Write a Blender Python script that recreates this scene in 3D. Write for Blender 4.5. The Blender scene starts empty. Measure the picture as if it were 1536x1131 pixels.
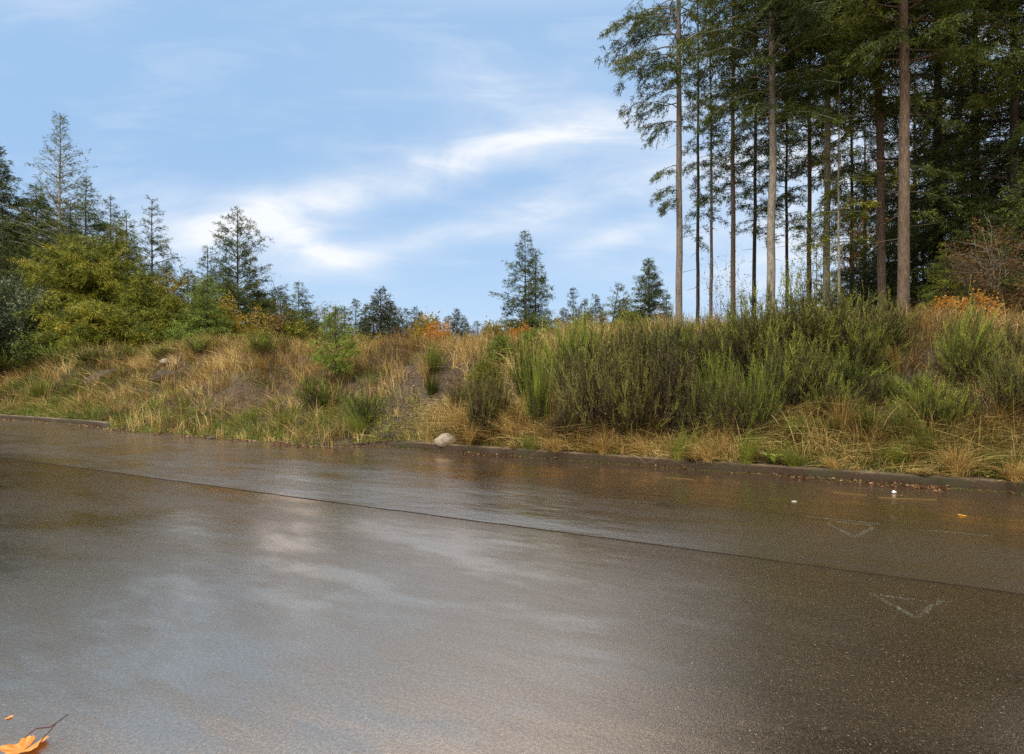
import bpy, math, random
import numpy as np
R = math.radians
SC = bpy.context.scene
COL = SC.collection
rng = np.random.default_rng(7)

# ------------------------------------------------------------------ camera
EYE = 1.5
F = 853.3                      # focal length in photograph pixels
HZ = 560.0                     # photograph row of the horizon
cam_d = bpy.data.cameras.new("camera"); cam = bpy.data.objects.new("camera", cam_d); COL.objects.link(cam)
cam.location = (0, 0, EYE); cam.rotation_euler = (R(90), 0, 0)
cam_d.lens = 20.0; cam_d.sensor_width = 36.0
cam_d.shift_y = -(565.5 - HZ) / 1536.0
cam_d.clip_start = 0.05; cam_d.clip_end = 6000
SC.camera = cam

# ------------------------------------------------------------------ world
SUN_EL, SUN_AZ = 52, 215       # azimuth clockwise from +Y
W = bpy.data.worlds.new("World"); SC.world = W; W.use_nodes = True
nt = W.node_tree; nt.nodes.clear()
def N(tree, typ, **kw):
    n = tree.nodes.new(typ)
    for k, v in kw.items():
        if k.startswith('i_'):
            n.inputs[k[2:].replace('_', ' ')].default_value = v
        else:
            setattr(n, k, v)
    return n
def L(tree, a, b): tree.links.new(a, b)
def M(tree, op, a, b=None, c=None, clamp=False):
    n = tree.nodes.new('ShaderNodeMath'); n.operation = op; n.use_clamp = clamp
    for i, v in enumerate((a, b, c)):
        if v is None: continue
        if isinstance(v, (int, float)): n.inputs[i].default_value = v
        else: tree.links.new(v, n.inputs[i])
    return n.outputs[0]
def SM(tree, v, lo, hi, a=0.0, b=1.0):
    n = tree.nodes.new('ShaderNodeMapRange'); n.interpolation_type = 'SMOOTHSTEP'
    tree.links.new(v, n.inputs[0])
    for i, x in zip((1, 2, 3, 4), (lo, hi, a, b)): n.inputs[i].default_value = x
    return n.outputs[0]
def MIXC(tree, f, a, b):
    n = tree.nodes.new('ShaderNodeMix'); n.data_type = 'RGBA'; n.blend_type = 'MIX'
    for idx, v in ((0, f), (6, a), (7, b)):
        if isinstance(v, (int, float)): n.inputs[idx].default_value = v
        elif isinstance(v, tuple): n.inputs[idx].default_value = (*v, 1) if len(v) == 3 else v
        else: tree.links.new(v, n.inputs[idx])
    return n.outputs[2]

out = N(nt, 'ShaderNodeOutputWorld'); bg = N(nt, 'ShaderNodeBackground'); L(nt, bg.outputs[0], out.inputs[0])
bg.inputs[1].default_value = 0.10
sky = N(nt, 'ShaderNodeTexSky', sky_type='NISHITA', sun_disc=False, sun_elevation=R(SUN_EL), sun_rotation=R(SUN_AZ),
        air_density=1.0, dust_density=1.2, ozone_density=1.5)
tc = N(nt, 'ShaderNodeTexCoord'); sep = N(nt, 'ShaderNodeSeparateXYZ'); L(nt, tc.outputs['Generated'], sep.inputs[0])
dx, dy, dz = sep.outputs
dys = M(nt, 'MAXIMUM', dy, 0.08)
u = M(nt, 'DIVIDE', dx, dys); v = M(nt, 'DIVIDE', dz, dys)
front = SM(nt, dy, 0.1, 0.35)
def gauss(px, py, sx, sy, ang, amp):
    """soft elongated cloud bank: centre and half sizes as slopes of the viewing direction (x/y, z/y)"""
    cx, cy = (px - 768) / F, (HZ - py) / F
    a = R(ang); c, s = math.cos(a), math.sin(a)
    ax = M(nt, 'ADD', u, -cx); ay = M(nt, 'ADD', v, -cy)
    p = M(nt, 'ADD', M(nt, 'MULTIPLY', ax, c), M(nt, 'MULTIPLY', ay, s))
    q = M(nt, 'SUBTRACT', M(nt, 'MULTIPLY', ay, c), M(nt, 'MULTIPLY', ax, s))
    p = M(nt, 'DIVIDE', p, sx / F); q = M(nt, 'DIVIDE', q, sy / F)
    d = M(nt, 'ADD', M(nt, 'MULTIPLY', p, p), M(nt, 'MULTIPLY', q, q))
    return M(nt, 'MULTIPLY', M(nt, 'EXPONENT', M(nt, 'MULTIPLY', d, -1.0)), amp)
banks = [(385, 322, 130, 44, 18, .60), (490, 384, 75, 20, -18, .60), (430, 355, 90, 34, -30, .40), (560, 285, 190, 32, 20, .60), (720, 235, 190, 30, 16, .50), (870, 198, 160, 28, 6, .55), (720, 130, 90, 60, -40, .18), (560, 380, 140, 16, 14, .25),
         (920, 290, 200, 30, 12, .42), (650, 355, 190, 24, 12, .42), (930, 350, 110, 18, 22, .42), (310, 345, 110, 45, 0, .40),
         (760, 150, 200, 60, -12, .24), (1250, 330, 260, 160, 0, .75), (1420, 60, 300, 200, 0, .45), (40, -20, 120, 30, 0, .5),
         (180, 340, 120, 60, 0, .35)]
tot = None
for b in banks:
    g = gauss(*b[:5], b[5] * .86); tot = g if tot is None else M(nt, 'ADD', tot, g)
cmb = N(nt, 'ShaderNodeCombineXYZ'); L(nt, u, cmb.inputs[0]); L(nt, v, cmb.inputs[1])
mp = N(nt, 'ShaderNodeMapping'); mp.inputs['Rotation'].default_value = (0, 0, R(-18)); mp.inputs['Scale'].default_value = (1.7, 6.5, 1)
L(nt, cmb.outputs[0], mp.inputs[0])
n1 = N(nt, 'ShaderNodeTexNoise'); n1.inputs['Scale'].default_value = 2.2; n1.inputs['Detail'].default_value = 9; n1.inputs['Roughness'].default_value = .58; n1.inputs['Distortion'].default_value = .5
L(nt, mp.outputs[0], n1.inputs['Vector'])
n2 = N(nt, 'ShaderNodeTexNoise'); n2.inputs['Scale'].default_value = 5.5; n2.inputs['Detail'].default_value = 10; n2.inputs['Roughness'].default_value = .6; n2.inputs['Distortion'].default_value = .8
L(nt, cmb.outputs[0], n2.inputs['Vector'])
nz = M(nt, 'ADD', M(nt, 'MULTIPLY', n1.outputs[0], .6), M(nt, 'MULTIPLY', n2.outputs[0], .4))
nz = SM(nt, nz, .30, .70)
cl = M(nt, 'MULTIPLY', tot, M(nt, 'ADD', M(nt, 'MULTIPLY', nz, 1.05), .28))
veil = M(nt, 'MULTIPLY', SM(nt, n1.outputs[0], .45, .75), .16)
cl = M(nt, 'ADD', cl, veil)
cl = M(nt, 'MULTIPLY', cl, front)
# clouds elsewhere (behind the camera and overhead)
n3 = N(nt, 'ShaderNodeTexNoise'); n3.inputs['Scale'].default_value = 3.0; n3.inputs['Detail'].default_value = 6
L(nt, tc.outputs['Generated'], n3.inputs['Vector'])
back = M(nt, 'MULTIPLY', SM(nt, n3.outputs[0], .3, .6, .65, .98), M(nt, 'SUBTRACT', 1.0, front))
over = SM(nt, dz, .50, .72)
over = M(nt, 'MULTIPLY', over, SM(nt, n3.outputs[0], .25, .6, .7, 1.0))
cl = M(nt, 'MAXIMUM', M(nt, 'MAXIMUM', cl, back), over)
cl = M(nt, 'MINIMUM', cl, .96)
# pale blue of the open sky: Nishita lifted by thin high haze
skyc = N(nt, 'ShaderNodeMix'); skyc.data_type = 'RGBA'; skyc.blend_type = 'MULTIPLY'; skyc.inputs[0].default_value = 1
L(nt, sky.outputs[0], skyc.inputs[6]); skyc.inputs[7].default_value = (1.0, 1.0, 1.0, 1)
hz = SM(nt, dz, -.05, .45, .70, .82)
SKYHAZE = (2.7, 4.25, 6.4)
base = MIXC(nt, hz, skyc.outputs[2], SKYHAZE)
pale = SM(nt, dz, 0.0, .33, .50, 0.0)
base = MIXC(nt, pale, base, (4.4, 5.6, 7.1))
cwarm = MIXC(nt, SM(nt, dy, -.2, .3), (3.6, 3.4, 3.1), (6.6, 6.8, 7.1))
cwarm = MIXC(nt, SM(nt, dz, .52, .75), cwarm, (14.5, 13.6, 12.4))
colr = MIXC(nt, cl, base, cwarm)
L(nt, colr, bg.inputs[0])

# ------------------------------------------------------------------ sun
sd = bpy.data.lights.new("sun", 'SUN'); so = bpy.data.objects.new("sun", sd); COL.objects.link(so)
sd.energy = 2.2; sd.angle = R(22); sd.color = (1.0, .93, .82)
az, el = R(SUN_AZ), R(SUN_EL)
from mathutils import Vector
sv = Vector((math.sin(az) * math.cos(el), math.cos(az) * math.cos(el), math.sin(el)))
so.rotation_euler = sv.to_track_quat('Z', 'Y').to_euler(); so.location = (0, -20, 30)

vs = SC.view_settings; vs.view_transform = 'Standard'; vs.look = 'None'; vs.gamma = 1; vs.exposure = 0.55
SC.cycles.max_bounces = 5; SC.cycles.diffuse_bounces = 2; SC.cycles.glossy_bounces = 3; SC.cycles.transparent_max_bounces = 8
SC.cycles.use_denoising = False
SC.cycles.sample_clamp_indirect = 3; SC.cycles.sample_clamp_direct = 12
SC.cycles.use_adaptive_sampling = True; SC.cycles.adaptive_threshold = 0.008

# ------------------------------------------------------------------ materials
def newmat(name):
    m = bpy.data.materials.new(name); m.use_nodes = True; t = m.node_tree; t.nodes.clear()
    o = t.nodes.new('ShaderNodeOutputMaterial'); return m, t, o
def ramp(t, fac, stops):
    r = t.nodes.new('ShaderNodeValToRGB'); e = r.color_ramp.elements
    while len(e) < len(stops): e.new(.5)
    for k, (p, c) in zip(e, stops): k.position = p; k.color = (*c, 1)
    t.links.new(fac, r.inputs[0]); return r.outputs[0]
def foliage(name, stops, rough=.55, trans=.12, gloss=.25, ov=.12):
    m, t, o = newmat(name)
    a = N(t, 'ShaderNodeAttribute', attribute_name='tint')
    oi = N(t, 'ShaderNodeObjectInfo')
    f = M(t, 'ADD', a.outputs['Fac'], M(t, 'MULTIPLY', M(t, 'SUBTRACT', oi.outputs['Random'], .5), ov))
    c = ramp(t, f, stops)
    p = N(t, 'ShaderNodeBsdfPrincipled'); p.inputs['Roughness'].default_value = rough
    p.inputs['Specular IOR Level'].default_value = gloss
    L(t, c, p.inputs['Base Color'])
    tr = N(t, 'ShaderNodeBsdfTranslucent'); L(t, c, tr.inputs[0])
    mx = N(t, 'ShaderNodeMixShader'); mx.inputs[0].default_value = trans
    L(t, p.outputs[0], mx.inputs[1]); L(t, tr.outputs[0], mx.inputs[2]); L(t, mx.outputs[0], o.inputs[0])
    return m
MAT = {}
MAT['fir'] = foliage('fir_needles', [(0, (.022, .036, .010)), (.45, (.080, .112, .020)), (.8, (.170, .200, .032)), (1, (.26, .25, .045))])
MAT['fir_dark'] = foliage('dark_fir_needles', [(0, (.020, .032, .009)), (.5, (.070, .096, .018)), (.85, (.160, .185, .030)), (1, (.23, .23, .045))])
MAT['fir_far'] = foliage('distant_needles', [(0, (.030, .040, .018)), (.5, (.060, .072, .026)), (1, (.12, .12, .04))])
MAT['olive'] = foliage('olive_needles', [(0, (.050, .070, .008)), (.45, (.150, .180, .018)), (.8, (.30, .29, .026)), (1, (.46, .34, .04))])
MAT['young'] = foliage('young_fir_needles', [(0, (.060, .090, .016)), (.5, (.17, .24, .035)), (1, (.36, .40, .07))])
MAT['yellow'] = foliage('yellow_leaves', [(0, (.10, .11, .018)), (.4, (.30, .24, .03)), (.75, (.52, .35, .04)), (1, (.52, .26, .04))], trans=.4)
MAT['orange'] = foliage('orange_leaves', [(0, (.30, .13, .02)), (.5, (.58, .25, .03)), (1, (.72, .38, .05))], trans=.4)
MAT['red'] = foliage('red_leaves', [(0, (.16, .04, .02)), (.6, (.34, .07, .04)), (1, (.45, .20, .10))], trans=.4)
MAT['rust'] = foliage('rust_leaves', [(0, (.07, .05, .02)), (.5, (.16, .09, .03)), (1, (.30, .16, .05))], trans=.35)
MAT['willow'] = foliage('grey_green_leaves', [(0, (.060, .085, .045)), (.5, (.13, .17, .09)), (1, (.27, .31, .18))])
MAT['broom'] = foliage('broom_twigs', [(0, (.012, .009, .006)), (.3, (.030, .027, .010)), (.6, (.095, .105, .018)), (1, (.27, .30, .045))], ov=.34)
MAT['broom_green'] = foliage('green_broom_twigs', [(0, (.020, .022, .008)), (.45, (.080, .110, .014)), (1, (.28, .33, .045))], ov=.34)
MAT['broom_brown'] = foliage('podded_broom_twigs', [(0, (.012, .008, .006)), (.42, (.042, .030, .015)), (.62, (.085, .085, .020)), (1, (.24, .24, .05))], ov=.34)
MAT['pods'] = foliage('broom_pods', [(0, (.022, .015, .010)), (.5, (.070, .045, .026)), (.8, (.14, .095, .06)), (1, (.34, .26, .18))])
MAT['straw'] = foliage('dry_grass_blades', [(0, (.075, .045, .015)), (.35, (.29, .180, .050)), (.7, (.56, .405, .140)), (1, (.80, .64, .30))], rough=.5)
MAT['rustgrass'] = foliage('rusty_grass_blades', [(0, (.13, .075, .035)), (.5, (.30, .17, .07)), (1, (.50, .33, .14))])
MAT['green'] = foliage('green_grass_blades', [(0, (.055, .075, .012)), (.5, (.15, .185, .026)), (.85, (.27, .30, .05)), (1, (.42, .36, .10))])
MAT['bright'] = foliage('bright_green_leaves', [(0, (.08, .14, .02)), (.5, (.18, .30, .05)), (1, (.36, .48, .10))])
MAT['litter'] = foliage('dead_leaf_litter', [(0, (.035, .018, .011)), (.45, (.10, .040, .022)), (.8, (.26, .13, .055)), (1, (.55, .40, .22))], trans=.1)

def bark(name, c0, c1, moss=0.0):
    m, t, o = newmat(name)
    tcn = N(t, 'ShaderNodeTexCoord'); mpn = N(t, 'ShaderNodeMapping'); mpn.inputs['Scale'].default_value = (9, 9, 1.6)
    L(t, tcn.outputs['Object'], mpn.inputs[0])
    a = N(t, 'ShaderNodeTexNoise'); a.inputs['Scale'].default_value = 2.2; a.inputs['Detail'].default_value = 8; a.inputs['Roughness'].default_value = .7
    L(t, mpn.outputs[0], a.inputs['Vector'])
    b = N(t, 'ShaderNodeTexNoise'); b.inputs['Scale'].default_value = .7; b.inputs['Detail'].default_value = 3
    L(t, tcn.outputs['Object'], b.inputs['Vector'])
    c = MIXC(t, SM(t, a.outputs[0], .35, .65), c0, c1)
    c = MIXC(t, SM(t, b.outputs[0], .5, .75, 0, .5 + moss), c, (.07, .075, .025))
    p = N(t, 'ShaderNodeBsdfPrincipled'); p.inputs['Roughness'].default_value = .85
    L(t, c, p.inputs['Base Color'])
    bp = N(t, 'ShaderNodeBump'); bp.inputs['Strength'].default_value = .8; bp.inputs['Distance'].default_value = .05
    L(t, a.outputs[0], bp.inputs['Height']); L(t, bp.outputs[0], p.inputs['Normal']); L(t, p.outputs[0], o.inputs[0])
    return m
MAT['bark_grey'] = bark('grey_bark', (.14, .115, .095), (.34, .29, .25))
MAT['bark_brown'] = bark('brown_bark', (.09, .06, .042), (.24, .165, .115))
MAT['bark_dark'] = bark('dark_bark', (.045, .034, .026), (.11, .085, .065))
MAT['bark_pale'] = bark('pale_bark', (.20, .17, .13), (.46, .42, .35))
MAT['stem'] = bark('shrub_stem', (.05, .04, .025), (.14, .11, .06))

# -- ground of the bank
m, t, o = newmat('bank_soil'); MAT['soil'] = m
tcn = N(t, 'ShaderNodeTexCoord')
a1 = N(t, 'ShaderNodeTexNoise'); a1.inputs['Scale'].default_value = .8; a1.inputs['Detail'].default_value = 8
a2 = N(t, 'ShaderNodeTexNoise'); a2.inputs['Scale'].default_value = 9; a2.inputs['Detail'].default_value = 10; a2.inputs['Roughness'].default_value = .7
a3 = N(t, 'ShaderNodeTexVoronoi'); a3.inputs['Scale'].default_value = 22
for q in (a1, a2, a3): L(t, tcn.outputs['Object'], q.inputs['Vector'])
c = MIXC(t, SM(t, a2.outputs[0], .35, .65), (.034, .021, .012), (.115, .073, .042))
c = MIXC(t, SM(t, a1.outputs[0], .5, .68, 0, .55), c, (.16, .13, .055))
c = MIXC(t, SM(t, a1.outputs[0], .30, .45, .45, 0), c, (.075, .085, .03))
g = N(t, 'ShaderNodeAttribute', attribute_name='gravel')
stone = SM(t, a3.outputs['Distance'], .18, .5, 1, 0)
gc = MIXC(t, stone, (.10, .066, .038), (.27, .20, .135))
c = MIXC(t, M(t, 'MULTIPLY', g.outputs['Fac'], SM(t, a2.outputs[0], .3, .55)), c, gc)
p = N(t, 'ShaderNodeBsdfPrincipled'); p.inputs['Roughness'].default_value = .9; L(t, c, p.inputs['Base Color'])
bp = N(t, 'ShaderNodeBump'); bp.inputs['Strength'].default_value = 1; bp.inputs['Distance'].default_value = .06
L(t, M(t, 'ADD', a2.outputs[0], M(t, 'MULTIPLY', stone, .3)), bp.inputs['Height']); L(t, bp.outputs[0], p.inputs['Normal']); L(t, p.outputs[0], o.inputs[0])

# -- wet asphalt
KD = (-.8944, .4472, 0)        # along the kerb (towards the left)
KN = (.4472, .8944, 0)         # away from the camera across the road
def asphalt(name, wet, rbase, tone, seed, tint, sl):
    m, t, o = newmat(name)
    tcn = N(t, 'ShaderNodeTexCoord')
    mr = N(t, 'ShaderNodeMapping'); mr.inputs['Rotation'].default_value = (0, 0, R(26.57)); mr.inputs['Location'].default_value = (seed, seed * .7, 0)
    L(t, tcn.outputs['Object'], mr.inputs[0])
    def noise(scale, detail=4, rough=.5, sc=None, dist=0):
        n = N(t, 'ShaderNodeTexNoise'); n.inputs['Scale'].default_value = scale; n.inputs['Detail'].default_value = detail
        n.inputs['Roughness'].default_value = rough; n.inputs['Distortion'].default_value = dist
        if sc:
            q = N(t, 'ShaderNodeMapping'); q.inputs['Scale'].default_value = sc; L(t, mr.outputs[0], q.inputs[0]); L(t, q.outputs[0], n.inputs['Vector'])
        else: L(t, mr.outputs[0], n.inputs['Vector'])
        return n.outputs[0]
    patch = noise(.55, 5, .6, (.5, 1.3, 1), .6)
    patch2 = noise(2.0, 6, .65, (.6, 1.6, 1), .3)
    grain = noise(170, 3, .7)
    grit = noise(60, 4, .75)
    vo = N(t, 'ShaderNodeTexVoronoi'); vo.inputs['Scale'].default_value = 120; L(t, mr.outputs[0], vo.inputs['Vector'])
    vb = N(t, 'ShaderNodeTexVoronoi'); vb.inputs['Scale'].default_value = 240; L(t, mr.outputs[0], vb.inputs['Vector'])
    vs_ = N(t, 'ShaderNodeSeparateColor'); L(t, vo.outputs['Color'], vs_.inputs[0])
    # stones of the aggregate: each Voronoi cell one chip with its own colour
    csz = M(t, 'MULTIPLY', vs_.outputs[2], .28)
    chip = M(t, 'MULTIPLY', SM(t, M(t, 'ADD', vo.outputs['Distance'], csz), .30, .42, 1, 0), M(t, 'GREATER_THAN', vs_.outputs[0], .62))
    chipw = M(t, 'MULTIPLY', SM(t, M(t, 'ADD', vo.outputs['Distance'], csz), .32, .42, 1, 0), M(t, 'GREATER_THAN', vs_.outputs[0], .990))
    basec = MIXC(t, SM(t, grit, .3, .7), tuple(x * .25 for x in tone), tuple(x * 1.7 for x in tone))
    basec = MIXC(t, SM(t, patch2, .35, .7, 0, .35), basec, tuple(x * 1.6 for x in tone))
    chipc = ramp(t, vs_.outputs[1], [(0, (.09, .06, .035)), (.5, (.15, .11, .07)), (1, (.24, .20, .155))])
    basec = MIXC(t, chip, basec, chipc)
    basec = MIXC(t, chipw, basec, (.36, .33, .29))
    dif = N(t, 'ShaderNodeBsdfDiffuse'); L(t, basec, dif.inputs[0]); dif.inputs[1].default_value = .5
    # bump : fine aggregate under the film + slow unevenness of the paving
    hgt = M(t, 'ADD', M(t, 'MULTIPLY', grain, .00042), M(t, 'MULTIPLY', SM(t, vb.outputs['Distance'], 0, .7, 1, 0), .00022))
    hgt = M(t, 'ADD', hgt, M(t, 'MULTIPLY', grit, .0010))
    wetf = SM(t, M(t, 'ADD', M(t, 'MULTIPLY', patch, .65), M(t, 'MULTIPLY', patch2, .35)), .42, .60, 0, 1)
    hgt = M(t, 'MULTIPLY', hgt, M(t, 'SUBTRACT', 1.25, M(t, 'MULTIPLY', wetf, wet)))
    slow = M(t, 'ADD', M(t, 'MULTIPLY', noise(.9, 3, .5, (.6, 1.5, 1)), .020 * sl), M(t, 'MULTIPLY', noise(5, 4, .6, (.5, 1.2, 1)), .0030 * sl))
    b1 = N(t, 'ShaderNodeBump'); b1.inputs['Strength'].default_value = 1; b1.inputs['Distance'].default_value = 1
    L(t, M(t, 'ADD', hgt, slow), b1.inputs['Height'])
    gl = N(t, 'ShaderNodeBsdfGlossy'); gl.inputs[0].default_value = (*tint, 1)
    so_ = N(t, 'ShaderNodeSeparateXYZ'); L(t, tcn.outputs['Object'], so_.inputs[0])
    tt_ = M(t, 'ADD', M(t, 'MULTIPLY', so_.outputs[0], .4472), M(t, 'MULTIPLY', so_.outputs[1], .8944)); s_ = M(t, 'SUBTRACT', M(t, 'MULTIPLY', so_.outputs[1], .4472), M(t, 'MULTIPLY', so_.outputs[0], .8944))
    tt_ = M(t, 'ADD', tt_, M(t, 'MULTIPLY', patch, 1.6))
    gut = M(t, 'MULTIPLY', SM(t, tt_, 6.6, 8.2), SM(t, s_, 1, 8, 1, 0))      # water standing along the kerb: a smoother film
    L(t, M(t, 'SUBTRACT', M(t, 'SUBTRACT', rbase, M(t, 'MULTIPLY', gut, .09)), M(t, 'MULTIPLY', wetf, .06)), gl.inputs['Roughness']); L(t, b1.outputs[0], gl.inputs['Normal'])
    L(t, b1.outputs[0], dif.inputs['Normal'])
    fr = N(t, 'ShaderNodeFresnel'); fr.inputs[0].default_value = 3.2; L(t, b1.outputs[0], fr.inputs['Normal'])
    mx = N(t, 'ShaderNodeMixShader'); L(t, M(t, 'MULTIPLY', M(t, 'MINIMUM', M(t, 'MULTIPLY', fr.outputs[0], 2.8), .98), M(t, 'MULTIPLY', SM(t, wetf, 0, 1, .80, 1.0), M(t, 'SUBTRACT', 1.0, M(t, 'MINIMUM', M(t, 'ADD', M(t, 'ADD', M(t, 'MULTIPLY', chip, .42), M(t, 'MULTIPLY', chipw, .3)), M(t, 'ADD', SM(t, grit, .38, .62, 0, .30), SM(t, grain, .40, .62, 0, .22))), .8)))), mx.inputs[0])
    L(t, dif.outputs[0], mx.inputs[1]); L(t, gl.outputs[0], mx.inputs[2]); L(t, mx.outputs[0], o.inputs[0])
    return m
MAT['road_near'] = asphalt('wet_asphalt', .75, .13, (.038, .031, .023), 3.1, (1.0, .76, .58), .6)
MAT['road_far'] = asphalt('wet_asphalt_far_lane', .95, .22, (.038, .030, .023), 11.7, (1.0, .86, .74), 1.5)

def plain(name, col, rough=.7, nscale=20, var=.35, bump=.004, spec=.5, metal=0):
    m, t, o = newmat(name)
    tcn = N(t, 'ShaderNodeTexCoord')
    a = N(t, 'ShaderNodeTexNoise'); a.inputs['Scale'].default_value = nscale; a.inputs['Detail'].default_value = 7; a.inputs['Roughness'].default_value = .65
    L(t, tcn.outputs['Object'], a.inputs['Vector'])
    c = MIXC(t, SM(t, a.outputs[0], .3, .7), tuple(x * (1 - var) for x in col), tuple(min(1, x * (1 + var)) for x in col))
    p = N(t, 'ShaderNodeBsdfPrincipled'); p.inputs['Roughness'].default_value = rough; p.inputs['Specular IOR Level'].default_value = spec
    L(t, c, p.inputs['Base Color'])
    bp = N(t, 'ShaderNodeBump'); bp.inputs['Strength'].default_value = 1; bp.inputs['Distance'].default_value = bump
    L(t, a.outputs[0], bp.inputs['Height']); L(t, bp.outputs[0], p.inputs['Normal']); L(t, p.outputs[0], o.inputs[0])
    return m
# kerb concrete: wet, dark, mossy
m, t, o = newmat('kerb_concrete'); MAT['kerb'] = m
tcn = N(t, 'ShaderNodeTexCoord')
k1 = N(t, 'ShaderNodeTexNoise'); k1.inputs['Scale'].default_value = 1.7; k1.inputs['Detail'].default_value = 7
k2 = N(t, 'ShaderNodeTexNoise'); k2.inputs['Scale'].default_value = 45; k2.inputs['Detail'].default_value = 6; k2.inputs['Roughness'].default_value = .7
for q in (k1, k2): L(t, tcn.outputs['Object'], q.inputs['Vector'])
c = MIXC(t, SM(t, k2.outputs[0], .3, .7), (.030, .019, .011), (.070, .047, .029))
c = MIXC(t, SM(t, k1.outputs[0], .50, .66, 0, .75), c, (.045, .046, .020))
c = MIXC(t, SM(t, k1.outputs[0], .30, .42, .5, 0), c, (.085, .066, .048))
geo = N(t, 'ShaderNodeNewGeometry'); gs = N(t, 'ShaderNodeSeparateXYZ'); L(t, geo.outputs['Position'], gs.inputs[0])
top_lit = M(t, 'MULTIPLY', SM(t, gs.outputs[2], .115, .140), SM(t, k2.outputs[0], .25, .6, .35, 1))
c = MIXC(t, top_lit, c, MIXC(t, SM(t, k1.outputs[0], .4, .6), (.25, .185, .125), (.12, .095, .055)))   # light caught by the top edge, put into the colour
p = N(t, 'ShaderNodeBsdfPrincipled'); p.inputs['Roughness'].default_value = .6; p.inputs['Specular IOR Level'].default_value = .2; L(t, c, p.inputs['Base Color'])
bp = N(t, 'ShaderNodeBump'); bp.inputs['Distance'].default_value = .012; L(t, k2.outputs[0], bp.inputs['Height']); L(t, bp.outputs[0], p.inputs['Normal']); L(t, p.outputs[0], o.inputs[0])
MAT['stone'] = plain('granite', (.30, .25, .19), .75, 14, .3, .01)
MAT['rock_dark'] = plain('dark_rock', (.06, .044, .031), .8, 6, .6, .05)
MAT['white'] = plain('white_paper', (.62, .64, .68), .8, 60, .1, .002)
MAT['leaf_orange'] = foliage('orange_maple_leaf', [(0, (.50, .17, .035)), (.5, (.72, .29, .06)), (1, (.85, .45, .14))], trans=.15)
MAT['leaf_yellow'] = foliage('yellow_leaf', [(0, (.70, .38, .03)), (1, (.85, .50, .06))], trans=.1)
MAT['petiole'] = plain('leaf_stalk', (.07, .02, .02), .6, 100, .3, .0005)
MAT['joint'] = plain('dark_joint', (.030, .024, .019), .8, 40, .4, .002, .1)
# worn spray paint
m, t, o = newmat('worn_paint'); MAT['paint'] = m
tcn = N(t, 'ShaderNodeTexCoord')
k1 = N(t, 'ShaderNodeTexNoise'); k1.inputs['Scale'].default_value = 60; k1.inputs['Detail'].default_value = 6; k1.inputs['Roughness'].default_value = .8
k2 = N(t, 'ShaderNodeTexNoise'); k2.inputs['Scale'].default_value = 5; k2.inputs['Detail'].default_value = 3
for q in (k1, k2): L(t, tcn.outputs['Object'], q.inputs['Vector'])
p = N(t, 'ShaderNodeBsdfPrincipled'); p.inputs['Base Color'].default_value = (.30, .35, .33, 1); p.inputs['Roughness'].default_value = .45
tp = N(t, 'ShaderNodeBsdfTransparent'); mx = N(t, 'ShaderNodeMixShader')
L(t, M(t, 'MULTIPLY', SM(t, k1.outputs[0], .42, .66, 0, .40), SM(t, k2.outputs[0], .3, .6, .35, 1)), mx.inputs[0])
L(t, tp.outputs[0], mx.inputs[1]); L(t, p.outputs[0], mx.inputs[2]); L(t, mx.outputs[0], o.inputs[0])

# ------------------------------------------------------------------ mesh helpers
class MB:
    def __init__(s): s.V = []; s.F = []; s.T = []; s.n = 0
    def add(s, V, Fc, T=None):
        V = np.asarray(V, dtype=np.float32).reshape(-1, 3); Fc = np.asarray(Fc, dtype=np.int32)
        if len(Fc) == 0: return s
        s.V.append(V); s.F.append(Fc + s.n); s.n += len(V)
        s.T.append(np.full(len(Fc), .5, np.float32) if T is None else np.broadcast_to(np.asarray(T, np.float32), (len(Fc),)))
        return s
    def mesh(s, name, mat, smooth=False, extra=None):
        me = bpy.data.meshes.new(name)
        V = np.concatenate(s.V); me.vertices.add(len(V)); me.vertices.foreach_set('co', V.ravel())
        sizes = np.concatenate([np.full(len(f), f.shape[1], np.int32) for f in s.F])
        idx = np.concatenate([f.ravel() for f in s.F])
        st = np.concatenate([[0], np.cumsum(sizes)[:-1]]).astype(np.int32)
        me.loops.add(len(idx)); me.loops.foreach_set('vertex_index', idx)
        me.polygons.add(len(sizes)); me.polygons.foreach_set('loop_start', st)
        try: me.polygons.foreach_set('loop_total', sizes)
        except Exception: pass
        at = me.attributes.new('tint', 'FLOAT', 'FACE'); at.data.foreach_set('value', np.concatenate(s.T).astype(np.float32))
        if extra:
            for k, (dom, arr) in extra.items():
                at = me.attributes.new(k, 'FLOAT', dom); at.data.foreach_set('value', np.asarray(arr, np.float32))
        me.update(calc_edges=True)
        me.polygons.foreach_set('use_smooth', np.full(len(sizes), smooth, bool))
        me.materials.append(mat)
        return me
def link(name, me, parent=None):
    o = bpy.data.objects.new(name, me); COL.objects.link(o)
    if parent: o.parent = parent
    return o
def tag(o, label=None, cat=None, group=None, kind=None):
    if label: o['label'] = label
    if cat: o['category'] = cat
    if group: o['group'] = group
    if kind: o['kind'] = kind
    return o
def empty(name, loc, rz=0, sc=1.0):
    o = bpy.data.objects.new(name, None); COL.objects.link(o); o.empty_display_size = .2
    o.location = loc; o.rotation_euler = (0, 0, rz); o.scale = (sc, sc, sc) if isinstance(sc, (int, float)) else sc
    return o
def nrm(a): return a / np.maximum(np.linalg.norm(a, axis=-1, keepdims=True), 1e-9)
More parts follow.
